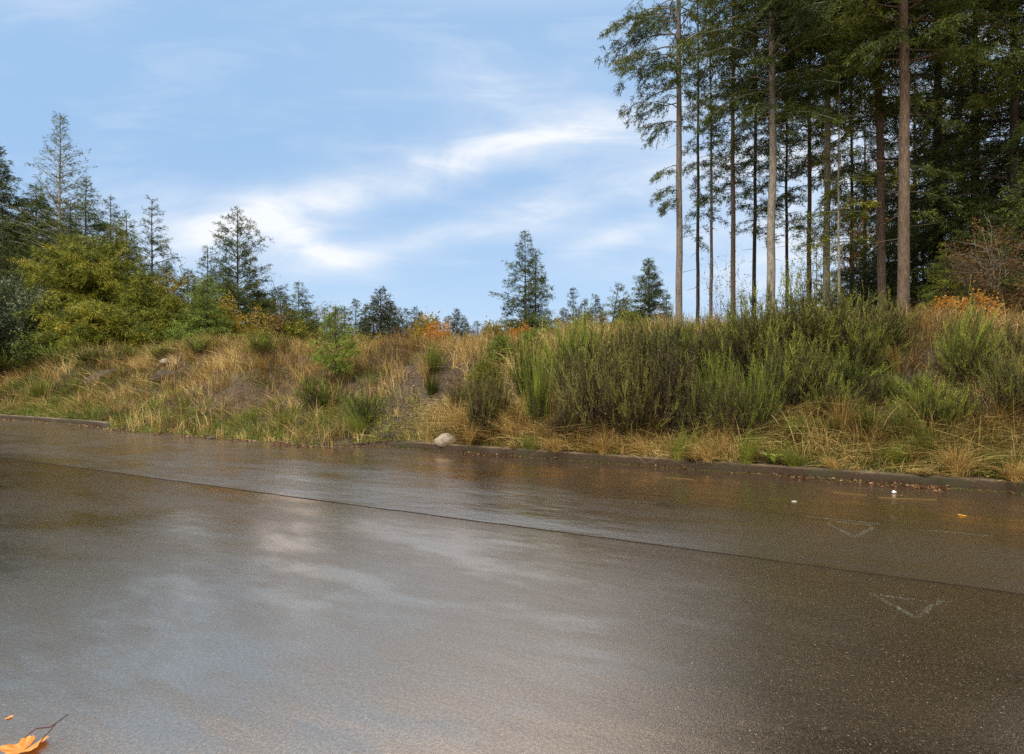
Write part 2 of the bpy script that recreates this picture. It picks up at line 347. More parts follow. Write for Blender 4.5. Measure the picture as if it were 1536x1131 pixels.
def tubes(P, Rr, m=3):
    """P (n,k,3) paths, Rr (n,k) radii"""
    n, k, _ = P.shape
    T = nrm(np.gradient(P, axis=1))
    up = np.where(np.abs(T[..., 2:3]) > .9, np.array([1., 0, 0]), np.array([0., 0, 1.]))
    A = nrm(np.cross(T, up)); B = np.cross(T, A)
    ang = np.arange(m) * 2 * math.pi / m
    V = P[:, :, None] + Rr[:, :, None, None] * (A[:, :, None] * np.cos(ang)[None, None, :, None] + B[:, :, None] * np.sin(ang)[None, None, :, None])
    i = np.arange(n)[:, None, None] * k * m; j = np.arange(k - 1)[None, :, None] * m; a = np.arange(m)[None, None]; a2 = (a + 1) % m
    Fc = np.stack([i + j + a, i + j + a2, i + j + m + a2, i + j + m + a], -1).reshape(-1, 4)
    return V.reshape(-1, 3), Fc
def ribbons(P, Wd, S):
    """P (n,k,3), Wd (n,k) widths, S (n,3) side vectors"""
    n, k, _ = P.shape
    o = S[:, None] * Wd[..., None] * .5
    V = np.stack([P - o, P + o], 2).reshape(-1, 3)
    i = np.arange(n)[:, None] * k * 2; j = np.arange(k - 1)[None] * 2
    Fc = np.stack([i + j, i + j + 1, i + j + 3, i + j + 2], -1).reshape(-1, 4)
    return V, Fc
def diamonds(P, D, Ln, Wd, r, widest=.45):
    n = len(P); D = nrm(D); s = nrm(np.cross(D, r.normal(size=(n, 3))))
    mid = P + D * (Ln * widest)[:, None]; s = s * (Wd * .5)[:, None]
    V = np.stack([P, mid + s, P + D * Ln[:, None], mid - s], 1).reshape(-1, 3)
    return V, np.arange(n * 4).reshape(-1, 4)
def copy_tree(src, name_label, loc, rz=0, sc=1.0, tilt=(0, 0)):
    r = src.copy(); COL.objects.link(r); r.location = loc; r.rotation_euler = (tilt[0], tilt[1], rz)
    r.scale = (sc, sc, sc) if isinstance(sc, (int, float)) else sc
    r['label'] = name_label
    for ch in src.children:
        c = ch.copy(); COL.objects.link(c); c.parent = r
    return r
_h = np.random.default_rng(99).random((256, 256))
def vnoise(x, y, sc, off=0):
    x = np.asarray(x, float) * sc + off + 1000; y = np.asarray(y, float) * sc + off * 1.7 + 1000
    xi = np.floor(x).astype(int); yi = np.floor(y).astype(int); fx = x - xi; fy = y - yi
    fx = fx * fx * (3 - 2 * fx); fy = fy * fy * (3 - 2 * fy)
    g = lambda a, b: _h[a % 256, b % 256]
    return (g(xi, yi) * (1 - fx) + g(xi + 1, yi) * fx) * (1 - fy) + (g(xi, yi + 1) * (1 - fx) + g(xi + 1, yi + 1) * fx) * fy - .5

# ------------------------------------------------------------------ terrain
def xy2st(x, y): return -.8944 * x + .4472 * y, .4472 * x + .8944 * y
def st2xy(s, t): return -.8944 * s + .4472 * t, .4472 * s + .8944 * t
KT = 9.2                       # distance from camera line to the kerb face
def edge(s):                   # where the ground starts: behind the kerb, or creeping onto the road where there is none
    s = np.asarray(s, float)
    gap = np.clip((s - 7.3) / 1.2, 0, 1) * np.clip((17.2 - s) / 1.0, 0, 1)
    return KT + .085 + .04 * vnoise(s, 0, 3, 61) - gap * (.62 + .22 * vnoise(s, 0, .9, 3) + .12 * vnoise(s, 0, 4, 5)), gap
def hgt(s, t):
    s = np.asarray(s, float); t = np.asarray(t, float)
    e, gap = edge(s)
    hc = np.interp(s, [-30, -8, -1.3, 2.8, 7, 10.6, 15.6, 20.6, 26, 34, 60], [2.35, 2.4, 2.4, 2.45, 2.3, 2.15, 2.15, 2.1, 1.9, 1.8, 1.75])
    z0 = .125 * (1 - gap) + .008
    run = 4.6 + .5 * vnoise(s, 1, .25, 8)
    a = np.clip((t - e - .15) / run, 0, 1)
    prof = .55 * a + .45 * (a * a * (3 - 2 * a))
    prof = np.where(a < 1, prof, 1)
    z = z0 + (hc - z0) * prof
    env = np.clip((t - e) / 1.2, 0, 1)
    z += env * (.34 * vnoise(s, t, .55, 1) + .20 * vnoise(s, t, 1.4, 2) + .07 * vnoise(s, t, 4, 4))
    # the ridge of straw on the left has a cut face below it
    k = np.exp(-((s - 25.0) / 3.2) ** 2) * np.exp(-((t - 12.6) / .9) ** 2); z += .40 * k
    k = np.exp(-((s - 19.5) / 3.6) ** 2) * np.exp(-((t - 13.2) / 1.1) ** 2); z += .30 * k
    z += np.clip(t - 15, 0, 60) * .006
    z = np.where(t < e, -.12, z)
    z = np.where(t < -8.0, .1, z)
    return z
def ground_z(x, y):
    s, t = xy2st(x, y); return float(hgt(s, t))
def hit(px, py, ymin=6, ymax=40):
    """the point of the ground seen in direction (px,py)"""
    Y = np.arange(ymin, ymax, .02); X = (px - 768) / F * Y; s, t = xy2st(X, Y); z = hgt(s, t)
    row = HZ - (z - EYE) / Y * F
    ok = np.nonzero((row <= py) & (t > KT - 1.0))[0]
    k = ok[0] if len(ok) else np.argmin(row + (t < KT) * 9999)
    return X[k], Y[k], float(z[k])
def at(px, Y): X = (px - 768) / F * Y; return (X, Y, ground_z(X, Y))
def zat(py, Y): return EYE + (HZ - py) * Y / F

ss = np.concatenate([[-1500, -600, -250, -120, -70, -45, -32], np.arange(-24, -8, .4), np.arange(-8, 44, .16), np.arange(44, 70, 1.5), [80, 110, 160, 300, 700, 1500]])
ts = np.concatenate([[-1500, -400, -100, -30, -8.3, -8.01, -7.99, 4, 7.9], np.arange(8.1, 9.7, .05), np.arange(9.7, 17, .14), np.arange(17, 40, 1.0), np.arange(40, 100, 6), [120, 200, 400, 900, 2500]])
S, T_ = np.meshgrid(ss, ts, indexing='ij'); Zg = hgt(S, T_); Xg, Yg = st2xy(S, T_)
V = np.stack([Xg, Yg, Zg], -1).reshape(-1, 3); nT = len(ts)
i, j = np.meshgrid(np.arange(len(ss) - 1), np.arange(nT - 1), indexing='ij'); b0 = (i * nT + j).ravel()
Fg = np.stack([b0, b0 + 1, b0 + nT + 1, b0 + nT], -1)[:, ::-1]
def blob(s, t, px, py, rs, rt):
    x, y, z = hit(px, py); s0, t0 = xy2st(x, y); return np.exp(-(((s - s0) / rs) ** 2 + ((t - t0) / rt) ** 2))
def bare(s, t):
    b = 1.1 * blob(s, t, 612, 595, 1.1, 1.0) + .9 * blob(s, t, 660, 580, 1.0, 1.0) + .7 * blob(s, t, 350, 602, 1.1, .25) + .7 * blob(s, t, 590, 640, 1.0, .7)
    b = b + .8 * blob(s, t, 150, 562, .9, .4) + .7 * blob(s, t, 245, 563, .7, .35) + .5 * blob(s, t, 1320, 540, .6, 1.0)
    return np.clip(b + .5 * vnoise(s, t, 1.2, 6), 0, 1)
grav = (1.0 * blob(S, T_, 350, 602, 1.1, .3) + .5 * blob(S, T_, 600, 590, 1.2, .9)).ravel()
tag(link('ground', MB().add(V, Fg).mesh('ground', MAT['soil'], True, {'gravel': ('POINT', np.clip(grav, 0, 1))})), kind='structure')

# road: near lane, and far lane 7 mm higher along an uneven longitudinal joint
def sheet(name, tf0, tf1, z, mat, s0=-60, s1=90, n=600, thick=.05):
    s = np.linspace(s0, s1, n); a = tf0(s); b = tf1(s)
    xa, ya = st2xy(s, a); xb, yb = st2xy(s, b)
    top = np.stack([np.stack([xa, ya, np.full(n, z)], -1), np.stack([xb, yb, np.full(n, z)], -1)], 1)
    lo = top.copy(); lo[..., 2] -= thick
    mb = MB(); i = np.arange(n - 1) * 2
    mb.add(top, np.stack([i, i + 1, i + 3, i + 2], -1))
    side = np.stack([lo[:, 0], top[:, 0]], 1); mb.add(side, np.stack([i, i + 1, i + 3, i + 2], -1))
    me = mb.mesh(name, mat); me.materials.append(MAT['joint']); me.polygons.foreach_set('material_index', np.r_[np.zeros(n - 1, int), np.ones(n - 1, int)].astype(np.int32))
    return tag(link(name, me), kind='structure')
sheet('road', lambda s: s * 0 - 8.0, lambda s: s * 0 + 5.3, 0.0, MAT['road_near'])
sheet('road_joint', lambda s: 5.001 + .05 * vnoise(s, 0, .6, 4) + .03 * vnoise(s, 0, 7, 17) + .03 * vnoise(s, 0, .8, 18), lambda s: s * 0 + 5.2, .0025, MAT['joint'], n=2400)
sheet('road_far_lane', lambda s: 5.0 + .05 * vnoise(s, 0, .6, 4) + .02 * vnoise(s, 0, 6, 7), lambda s: s * 0 + KT + .02, .006, MAT['road_far'], n=1600)

# kerb: rounded upright concrete strip in two runs with tapered ends
def kerb(name, s0, s1, taper_lo, taper_hi, swing=0.0):
    n = int((s1 - s0) / .12) + 2; s = np.linspace(s0, s1, n)
    h = np.ones(n)
    if taper_hi: h = np.minimum(h, np.clip((s1 - s) / taper_hi, 0.06, 1))
    if taper_lo: h = np.minimum(h, np.clip((s - s0) / taper_lo, 0.06, 1))
    off = -swing * np.clip((s0 + 2.5 - s) / 2.5, 0, 1) ** 2
    prof = [(-.015, -.02), (-.01, .05), (0, .105), (.012, .128), (.035, .142), (.13, .146), (.145, .135), (.15, 0)]
    wob = .008 * vnoise(s, 0, 1.5, 9)
    jn = 1 - .22 * (np.abs((s / 3.05) % 1 - .5) < .018) - .07 * np.clip(vnoise(s, 0, 5, 71) - .25, 0, 1) * 4
    P = []
    for (dt, z) in prof:
        x, y = st2xy(s, KT + dt + off + wob); P.append(np.stack([x, y, np.where(z > 0, z * h * jn, z)], -1))
    P = np.stack(P, 1); k = len(prof); i, j = np.meshgrid(np.arange(n - 1), np.arange(k - 1), indexing='ij'); b = (i * k + j).ravel()
    mb = MB().add(P, np.stack([b, b + k, b + k + 1, b + 1], -1))
    mb.add(P[0], np.arange(k)[None]); mb.add(P[-1], np.arange(k)[::-1][None])
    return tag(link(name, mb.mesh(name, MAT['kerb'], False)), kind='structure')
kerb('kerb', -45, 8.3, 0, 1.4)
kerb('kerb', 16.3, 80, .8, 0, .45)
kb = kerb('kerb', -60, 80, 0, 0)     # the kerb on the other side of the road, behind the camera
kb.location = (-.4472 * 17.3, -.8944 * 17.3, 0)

# painted survey marks
def mark(lines, label, w=.035):
    mb = MB(); z = None
    for (a, b) in lines:
        pa, pb = [np.array([(p[0] - 768) / F * (EYE * F / (p[1] - HZ)), EYE * F / (p[1] - HZ)]) for p in (a, b)]
        d = (pb - pa) / np.linalg.norm(pb - pa); q = np.array([-d[1], d[0]]) * w / 2
        far = xy2st(*pa)[1] > 5.0; z = .0115 if far else .0042
        k = 14; f = np.linspace(0, 1, k)[:, None]; c = pa + (pb - pa) * f + q * .5 * rng.normal(size=(k, 1))
        wv = 1 + .25 * rng.normal(size=(k, 1))
        Vv = np.stack([np.c_[c - q * wv, np.full(k, z)], np.c_[c + q * wv, np.full(k, z)]], 1)
        i = np.arange(k - 1) * 2; mb.add(Vv, np.stack([i, i + 1, i + 3, i + 2], -1))
    o = link('survey_mark', mb.mesh('survey_mark', MAT['paint'])); tag(o, label, 'paint mark', 'faded paint marks sprayed on the road'); return o
mark([((1240, 785), (1279, 807)), ((1281, 807), (1310, 793)), ((1243, 783), (1308, 789.5))], 'small faded chalky triangle sprayed on the wet road nearest the kerb')
mark([((1192, 774.5), (1320, 787.5))], 'thin faded line just above the small triangle on the road', .03)
mark([((1375, 795), (1490, 806))], 'thin faded line right of the triangle below the yellow leaf', .03)
mark([((912, 750), (985, 756))], 'short faint line on the road nearer the middle of the kerb', .04)
mark([((1306, 890), (1372, 926)), ((1376, 927), (1410, 902)), ((1320, 893), (1390, 903))], 'large faint open chevron painted on the near lane', .03)

# ------------------------------------------------------------------ conifers
def conifer(name, seed, H, hb, Rad, nb, tr=.18, rise=.35, droop=.45, top_rise=.6, twig=.22, tl=.34, bl=.20, bw=.05, bsp=.055, prof='cone',
            asym=(0, 0), hang=.35, dead=0, sparse=.0, fol='fir', brk='bark_grey', sides=10, clump=.25, lean=(0, 0), low=None, special=None, vary=.45, dens=1.3, wide=1.3):
    """returns (trunk mesh, crown mesh): a tapered trunk with limbs, and boughs of needle sprays"""
    r = np.random.default_rng(seed)
    nb = int(nb * dens); bsp = bsp * .36; bw = bw * .62; vary *= .75; sparse *= .6
    k = 26; f = np.linspace(0, 1, k)
    wob = np.cumsum(r.normal(size=(k, 2)), 0) * .012 * H / 20
    tx = lean[0] * H * f ** 1.4 + wob[:, 0] - wob[0, 0]; ty = lean[1] * H * f ** 1.4 + wob[:, 1] - wob[0, 1]
    P = np.stack([tx, ty, f * H - .4 * (f == 0)], -1); Rd = tr * (1 - f) ** .75 * (1 + .35 * np.exp(-f * 40)) + .012
    Vt, Ft = tubes(P[None], Rd[None], sides); Wd = MB().add(Vt, Ft)
    axis = lambda z: np.stack([np.interp(z / H, f, tx), np.interp(z / H, f, ty)], -1)
    uu = (np.arange(nb) + r.random(nb)) / nb; uu = 1 - (1 - uu) ** 1.0
    z = hb + (H * .985 - hb) * uu
    az = np.arange(nb) * 2.399963 + r.normal(size=nb) * .5
    if prof == 'cone': pf = (1 - uu) ** .85 * (.55 + .45 * np.minimum(1, uu * 5 + .4)) + .04
    elif prof == 'old': pf = np.minimum(1, .45 + uu * 2.2) * (1 - uu ** 2.2) ** .8 + .05      # tall forest tree, crown widest mid-way
    else: pf = np.minimum(1, .6 + uu) * (1 - uu ** 3) * .9 + .08                              # slim column
    Lb = Rad * wide * pf * r.uniform(1 - vary, 1 + vary * .35, nb) * (1 + asym[1] * np.cos(az - asym[0]))
    if low is not None:        # extra short epicormic boughs below the crown: (z0, z1, count, length)
        z = np.r_[z, r.uniform(low[0], low[1], low[2])]; az = np.r_[az, r.uniform(0, 6.28, low[2])]; Lb = np.r_[Lb, r.uniform(.5, 1, low[2]) * low[3]]; uu = np.r_[uu, np.zeros(low[2])]
        if len(low) > 4: az[-low[2]:] = low[4] + r.normal(size=low[2]) * .6
    if prof == 'cone' and H < 30:
        wn = max(6, int(nb / 5)); wh = np.floor((z - hb) / (H - hb) * wn); wl = r.uniform(.72, 1.18, wn + 2); z = hb + (H - hb) * (wh + .5 + r.normal(size=len(z)) * .12) / wn; z = np.minimum(z, H * .985)
        Lb = Lb * wl[np.clip(wh, 0, wn).astype(int)]
    keep = r.random(len(z)) > sparse; z, az, Lb, uu = z[keep], az[keep], Lb[keep], uu[keep]
    rs = rise + (top_rise - rise) * uu + r.normal(size=len(z)) * .10; dp = droop * (1 - uu * .7) * r.uniform(.6, 1.3, len(z))
    if special is not None:    # extra limbs (z, azimuth, length, rise, droop)
        sp = np.array(special); z = np.r_[z, sp[:, 0]]; az = np.r_[az, sp[:, 1]]; Lb = np.r_[Lb, sp[:, 2]]; rs = np.r_[rs, sp[:, 3]]; dp = np.r_[dp, sp[:, 4]]; uu = np.r_[uu, sp[:, 0] * 0 + .3]
    n = len(z); hd = np.stack([np.cos(az), np.sin(az)], -1); base = axis(z)
    bend = r.normal(size=n) * .22
    def bp(i, q):
        rr = Lb[i] * q; a = az[i] + bend[i] * q
        return np.stack([base[i, 0] + np.cos(a) * rr, base[i, 1] + np.sin(a) * rr, z[i] + Lb[i] * (rs[i] * q - dp[i] * q * q)], -1)
    ids = np.arange(n); q = np.linspace(0, 1, 6)
    Pb = np.stack([bp(ids, np.full(n, x)) for x in q], 1); Pb += r.normal(size=Pb.shape) * (Lb[:, None, None] * .012) * (q[None, :, None] > 0)
    Rb = (np.clip(.012 * Lb + .006, .008, .07))[:, None] * (1 - q * .85)[None]
    Wd.add(*tubes(Pb, Rb, 3))
    if dead:
        zd = r.uniform(.12 * H, max(hb, .3 * H) + 2, dead); ad = r.uniform(0, 6.28, dead); ld = r.uniform(.25, 1.7, dead) * (tr / .2)
        bd = axis(zd); q3 = np.linspace(0, 1, 3)[None, :, None]; dd = np.stack([np.cos(ad), np.sin(ad), r.normal(size=dead) * .25 - .05], -1)
        Wd.add(*tubes(np.concatenate([bd, zd[:, None]], 1)[:, None] + dd[:, None] * ld[:, None, None] * q3, np.array([[.016, .011, .004]]) * np.ones((dead, 1)), 3))
    # twigs
    nt_ = np.maximum(3, (Lb / twig).astype(int) * 2); i = np.repeat(ids, nt_); m = len(i)
    qq = r.uniform(.10, 1.0, m) ** .8
    side = np.where(r.random(m) < .5, -1, 1)
    ln = (tl * Lb[i] * (1.02 - qq) ** .7 + .16) * r.uniform(.5, 1.25, m)
    gap = vnoise(i * 7.3, qq * Lb[i] * 1.0, 1.0, seed)              # breaks in the foliage along a bough
    kp = (gap > -clump - .12) & (ln > .05); i, qq, side, ln = i[kp], qq[kp], side[kp], ln[kp]; m = len(i)
    p0 = bp(i, qq); p1 = bp(i, np.minimum(qq + .05, 1.05)); td = nrm(p1 - p0)
    lat = nrm(np.stack([-td[:, 1], td[:, 0], td[:, 0] * 0], -1)) * side[:, None]
    an = r.uniform(.45, 1.15, m)[:, None]
    dr = nrm(td * np.cos(an) + lat * np.sin(an) + np.array([0, 0, 1.]) * (r.normal(size=m) * .34 - hang * .5)[:, None])
    bt = np.clip(r.normal(size=n) * .14 + .42, 0, 1)                   # each bough its own tone
    # needle sprays
    nn = np.maximum(2, (ln / bsp).astype(int)); j = np.repeat(np.arange(m), nn); w = len(j)
    x = r.random(w); pos = p0[j] + dr[j] * (ln[j] * x)[:, None] + np.array([0, 0, -1.]) * (hang * .35 * ln[j] * x * x)[:, None]
    pos += r.normal(size=(w, 3)) * bl * .22
    d = dr[j] * .9 + r.normal(size=(w, 3)) * .55; d[:, 2] -= hang * .35
    lb = bl * r.uniform(.55, 1.2, w); wb = bw * r.uniform(.6, 1.3, w)
    Vc, Fc = diamonds(pos, d, lb, wb, r)
    tint = np.clip(bt[i[j]] + r.normal(size=w) * .13 + .10 * x, 0, 1)
    C = MB().add(Vc, Fc, tint)
    # needles along the leader and bough tips
    zt = r.uniform(H * .95, H, 14); C.add(*diamonds(np.concatenate([axis(zt), zt[:, None]], 1), np.stack([r.normal(size=14) * .6, r.normal(size=14) * .6, r.uniform(.5, 1.5, 14)], -1), np.full(14, bl * .6), np.full(14, bw * .7), r), .4)
    return Wd.mesh(name + '_trunk', MAT[brk], True), C.mesh(name + '_crown', MAT[fol])

def plant(name, meshes, loc, label, cat, group=None, rz=0, sc=1.0, parts=('trunk', 'crown')):
    e = empty(name, loc, rz, sc); tag(e, label, cat, group)
    for me, pn in zip(meshes, parts): link(pn, me, e)
    return e

#@@TREES
G_TALL = 'tall bare-trunked firs of the right-hand stand'
def big(px, Y, wpx, H, label, name='tall_fir', lowrow=200, **kw):
    x, y, z = at(px, Y); hb = zat(lowrow, Y) - z
    seed = int(px); kw.setdefault('dens', 1.05)
    me = conifer(name, seed, H, hb, tr=wpx * Y / F / 2 * .93, **kw)
    return plant(name, me, (x, y, z - .05), label, 'fir tree', G_TALL)
x1, y1, z1 = at(1018, 28)
zz = lambda row, Y=28: zat(row, Y) - z1
big(1018, 28, 10.5, 31, 'grey-trunked fir at the left edge of the tall stand, long limb reaching left', lowrow=192, Rad=3.9, nb=90, prof='old', asym=(R(180), .28),
    droop=.55, rise=.15, hang=.6, brk='bark_grey', fol='fir', dead=14, low=(zz(335), zz(225), 11, 1.5, R(190)), clump=.12,
    special=[(zz(70), R(184), 3.7, -.02, .30), (zz(30), R(170), 3.2, .1, .35), (zz(132), R(200), 2.2, .35, .5), (zz(100), R(175), 2.0, .1, .3), (zz(182), R(183), 2.3, .0, .3)], bsp=.045, wide=.80)
big(1046, 33, 5.5, 24, 'slim fir second from the left of the tall stand, tufted down low', lowrow=372, Rad=1.25, nb=75, prof='slim', brk='bark_dark', fol='fir', droop=.5, rise=.2, sparse=.15, dead=6)
big(1067, 32, 5, 23, 'thin bare pole-like fir third from the left of the tall stand', lowrow=330, Rad=1.2, nb=60, prof='slim', brk='bark_grey', fol='fir', droop=.5, rise=.2, sparse=.2, dead=6)
big(1100, 30, 7.5, 30, 'dark-trunked fir fourth from the left of the tall stand', lowrow=305, Rad=2.0, nb=110, prof='slim', brk='bark_brown', fol='fir', droop=.55, rise=.15, sparse=.1, dead=8)
big(1131, 33, 6, 27, 'dark slim fir just left of the pale thick trunk', lowrow=350, Rad=1.9, nb=100, prof='slim', brk='bark_dark', fol='fir_dark', droop=.5, rise=.15, sparse=.1, dead=8)
big(1157, 26, 13, 34, 'pale grey thick-trunked fir in the left half of the tall stand', lowrow=190, Rad=3.7, nb=120, prof='old', brk='bark_pale', fol='fir', droop=.5, rise=.15, dead=26, asym=(R(-90), .3), dens=1.6, low=(9.5, 12.5, 8, 1.6))
big(1180, 36, 5, 26, 'thin dark-trunked fir right of the pale thick trunk', lowrow=360, Rad=2.2, nb=90, prof='slim', brk='bark_dark', fol='fir_dark', sparse=.1, dead=10)
big(1215, 32, 7, 30, 'brown slim fir between the two pale trunks', lowrow=285, Rad=2.5, nb=100, prof='slim', brk='bark_brown', fol='fir', droop=.5, dead=16)
big(1240, 28, 10.5, 33, 'pale-trunked fir in the middle of the tall stand', lowrow=165, dens=1.4, Rad=3.6, nb=115, prof='old', brk='bark_pale', fol='fir', droop=.55, rise=.1, dead=20, low=(5.5, 10, 10, 1.7))
big(1258, 25, 4, 13, 'pale sapling fir standing beside the middle pale trunk', name='sapling_fir', lowrow=380, Rad=1.5, nb=38, prof='cone', brk='bark_pale', fol='olive', droop=.5, rise=.1, sparse=.25, dead=10)
big(1277, 37, 6, 26, 'weeping dark fir with hanging boughs behind the middle trunks', lowrow=330, Rad=2.7, nb=80, prof='slim', brk='bark_dark', fol='fir_dark', droop=1.0, rise=.05, hang=1.2, sparse=.1)
big(1322, 27, 13, 35, 'dark brown thick fir left of the thickest trunk', lowrow=150, Rad=4.0, nb=125, prof='old', brk='bark_brown', fol='fir_dark', droop=.55, rise=.1, dead=24, low=(8, 12, 8, 1.8))
big(1353, 23, 17.5, 36, 'thickest brown-trunked fir, nearest of the tall stand', lowrow=95, dens=1.5, Rad=5.2, nb=120, prof='old', brk='bark_brown', fol='fir', droop=.5, rise=.1, dead=30, asym=(0, .25),
    low=(5, 10.5, 9, 2.2, R(0)), special=[(13.5, R(5), 5.6, .05, .15), (12.2, R(-10), 4.6, .0, .2), (15.2, R(0), 6.0, .15, .1)])
# dense firs at the right with boughs to the ground
G_DENSE = 'dense dark firs behind the tall stand'
d1 = [conifer('dense_fir', 41, 24, 1.6, 4.4, 150, tr=.26, rise=.12, droop=.35, hang=.6, fol='fir_dark', brk='bark_dark', prof='cone', clump=.18, twig=.28, bsp=.07, bl=.24, bw=.06, dens=.75),
      conifer('dense_fir', 42, 22, 1.2, 4.0, 140, tr=.24, rise=.10, droop=.45, hang=.7, fol='fir_dark', brk='bark_dark', prof='slim', clump=.18, twig=.28, bsp=.07, bl=.24, bw=.06, dens=.75)]
for (px, Y, v, sc, rz, lab) in [(1408, 31, 0, 1.15, 0, 'dense dark fir right of the thickest trunk'),
        (1462, 28, 1, 1.0, 1.1, 'dense dark fir above the orange vine maples'),
        (1520, 25, 0, .9, 2.4, 'dense dark fir rising behind the rusty shrub at the right edge'),
        (1590, 24, 1, 1.0, 3.3, 'dense fir cut by the right edge of the view'),
        (1372, 40, 1, .95, 4.5, 'dense fir filling the gap behind the thickest trunk'),
        (1297, 44, 0, .8, 5.0, 'dense fir seen between the weeping fir and the dark brown trunk'),
        (1440, 40, 0, 1.1, 1.9, 'tall dense fir deepest in the right-hand wood'),
        (-110, 35, 1, .62, 2.2, 'dense fir just beyond the left edge of the view'), (-210, 37, 0, .66, 1.2, 'second dense fir beyond the left edge of the view'),
        (-330, 40, 1, .70, .4, 'third dense fir beyond the left edge of the view'),
        (1660, 27, 0, 1.0, .7, 'dense fir standing beyond the right edge of the view')]:
    x, y, z = at(px, Y)
    plant('dense_fir', d1[v], (x, y, z - .05), lab, 'fir tree', G_DENSE, rz, sc)
# understory
G_UND = 'low shade firs under the tall stand'
un = [conifer('shade_fir', 51, 7.0, .3, 2.1, 80, tr=.07, rise=.15, droop=.35, hang=.5, fol='fir_dark', brk='bark_dark', twig=.18, bl=.17, bw=.045, bsp=.05),
      conifer('shade_fir', 52, 6.0, .2, 1.9, 70, tr=.06, rise=.2, droop=.35, hang=.5, fol='fir', brk='bark_dark', twig=.18, bl=.17, bw=.045, bsp=.05),
      conifer('shade_fir', 53, 6.5, .2, 2.0, 60, tr=.06, rise=.2, droop=.4, hang=.6, fol='olive', brk='bark_dark', twig=.2, bl=.16, bw=.04, bsp=.055)]
for (px, Y, v, sc, rz, lab) in [(1205, 33, 0, .62, 0, 'low shade fir left of the middle pale trunk'), (1232, 38, 1, .95, 1, 'low shade fir seen behind the middle pale trunk'),
        (1280, 36, 0, 1.0, 2, 'low dark fir under the weeping fir'), (1302, 32, 0, .85, 3, 'low dark fir left of the dark brown trunk'),
        (1338, 34, 1, 1.05, 4, 'low shade fir between the two thick brown trunks'), (1385, 28, 0, .95, 5, 'low dark fir right of the thickest trunk'),
        (1425, 25, 1, .75, 6, 'low green fir behind the orange vine maple'), (1470, 24, 0, .9, 1.5, 'low dark fir behind the rusty shrub'),
        (1540, 21, 1, 1.1, 2.5, 'low fir at the right edge of the wood'), (1418, 21, 2, .62, .5, 'olive young fir leaning over the orange leaves'),
        (1165, 40, 1, .7, 2.2, 'low fir behind the pale thick trunk')]:
    x, y, z = at(px, Y); plant('shade_fir', un[v], (x, y, z - .05), lab, 'fir tree', G_UND, rz, sc)

# ---- left wood
G_LEFT = 'conifers of the left-hand wood'; G_MIDNAME = 'open-grown firs beyond the middle of the bank'
def tree(px, Y, toprow, label, seed, name='fir', group=G_LEFT, cat='fir tree', wpx=30, hb=.08, **kw):
    x, y, z = at(px, Y); H = zat(toprow, Y) - z
    kw.setdefault('Rad', wpx * Y / F); wpx *= 1.15; kw.setdefault('nb', 80); kw.setdefault('tr', H * .0055 + .02); kw.setdefault('dens', 2.0); kw.setdefault('wide', 1.7 if group is not G_MIDNAME else 1.35)
    me = conifer(name, seed, H, H * hb, **kw)
    return plant(name, me, (x, y, z - .05), label, cat, group)
tree(-12, 33, 205, 'dark dense fir cut by the left edge of the view', 61, wpx=62, nb=120, fol='fir_dark', brk='bark_dark', bl=.24, bw=.06)
tree(90, 33, 168, 'tall thin see-through fir above the olive cedars', 62, wpx=60, hb=.30, wide=1.3, dens=2.8, nb=62, fol='fir', brk='bark_pale', twig=.42, tl=.24, bsp=.075, rise=.35, droop=.25, top_rise=.9, dead=24, bl=.2, bw=.045, hang=.2)
tree(52, 40, 275, 'dark fir behind the thin see-through fir', 63, wpx=60, nb=110, fol='fir_dark', brk='bark_dark', bl=.26, bw=.065)
tree(128, 36, 262, 'dark green fir just right of the thin see-through fir', 64, wpx=46, nb=100, fol='fir', brk='bark_dark')
tree(165, 38, 292, 'ragged fir right of the dark green one, with side boughs sticking out', 65, wpx=46, nb=70, fol='fir', brk='bark_dark', vary=.7, sparse=.15)
tree(228, 37, 298, 'open fir standing alone between the olive cedars and the bare poles', 66, wpx=42, nb=56, fol='fir', brk='bark_dark', twig=.30, vary=.6, rise=.15, top_rise=.9, hang=.3)
tree(312, 38, 368, 'small fir between the bare poles and the pointed fir', 67, wpx=30, nb=60, fol='fir', brk='bark_dark', vary=.6)
tree(356, 34, 312, 'pointed dark fir with clear tiered boughs on the left', 68, wpx=54, nb=72, fol='fir_dark', brk='bark_dark', twig=.26, rise=.22, droop=.18, top_rise=.95, vary=.5, hang=.3)
tree(310, 27, 412, 'bright green young fir below the pointed dark fir', 69, wpx=36, nb=90, hb=.03, fol='young', brk='stem', bl=.15, bw=.04)
tree(420, 44, 438, 'low fir right of the pointed dark fir', 70, wpx=26, nb=50, fol='fir', brk='bark_dark')
tree(448, 42, 422, 'small leaning fir near the middle of the treeline', 71, wpx=26, nb=46, fol='fir', brk='bark_dark', vary=.6, asym=(0, .3))
# olive cedars
G_OL = 'olive yellow-green cedars of the left-hand wood'
for (px, Y, top, w, sd, lab) in [(125, 28, 352, 62, 81, 'olive cedar under the thin see-through fir'), (175, 29, 335, 52, 82, 'tallest olive cedar, right of the thin see-through fir'),
        (78, 31, 400, 48, 83, 'olive cedar half behind the grey-green willow'), (215, 27, 405, 44, 84, 'yellowish olive cedar below the lone open fir'),
        (150, 25, 455, 46, 85, 'low olive cedar at the front of the left wood'), (255, 27, 440, 36, 86, 'smallest olive cedar beside the yellow alder')]:
    tree(px, Y, top, lab, sd, name='cedar', group=G_OL, cat='cedar tree', wpx=w, nb=120, hb=.03, fol='olive', brk='stem', prof='slim' if sd % 2 else 'cone', bl=.17, bw=.045, hang=.8, droop=.5, rise=.3, twig=.19, clump=.32)

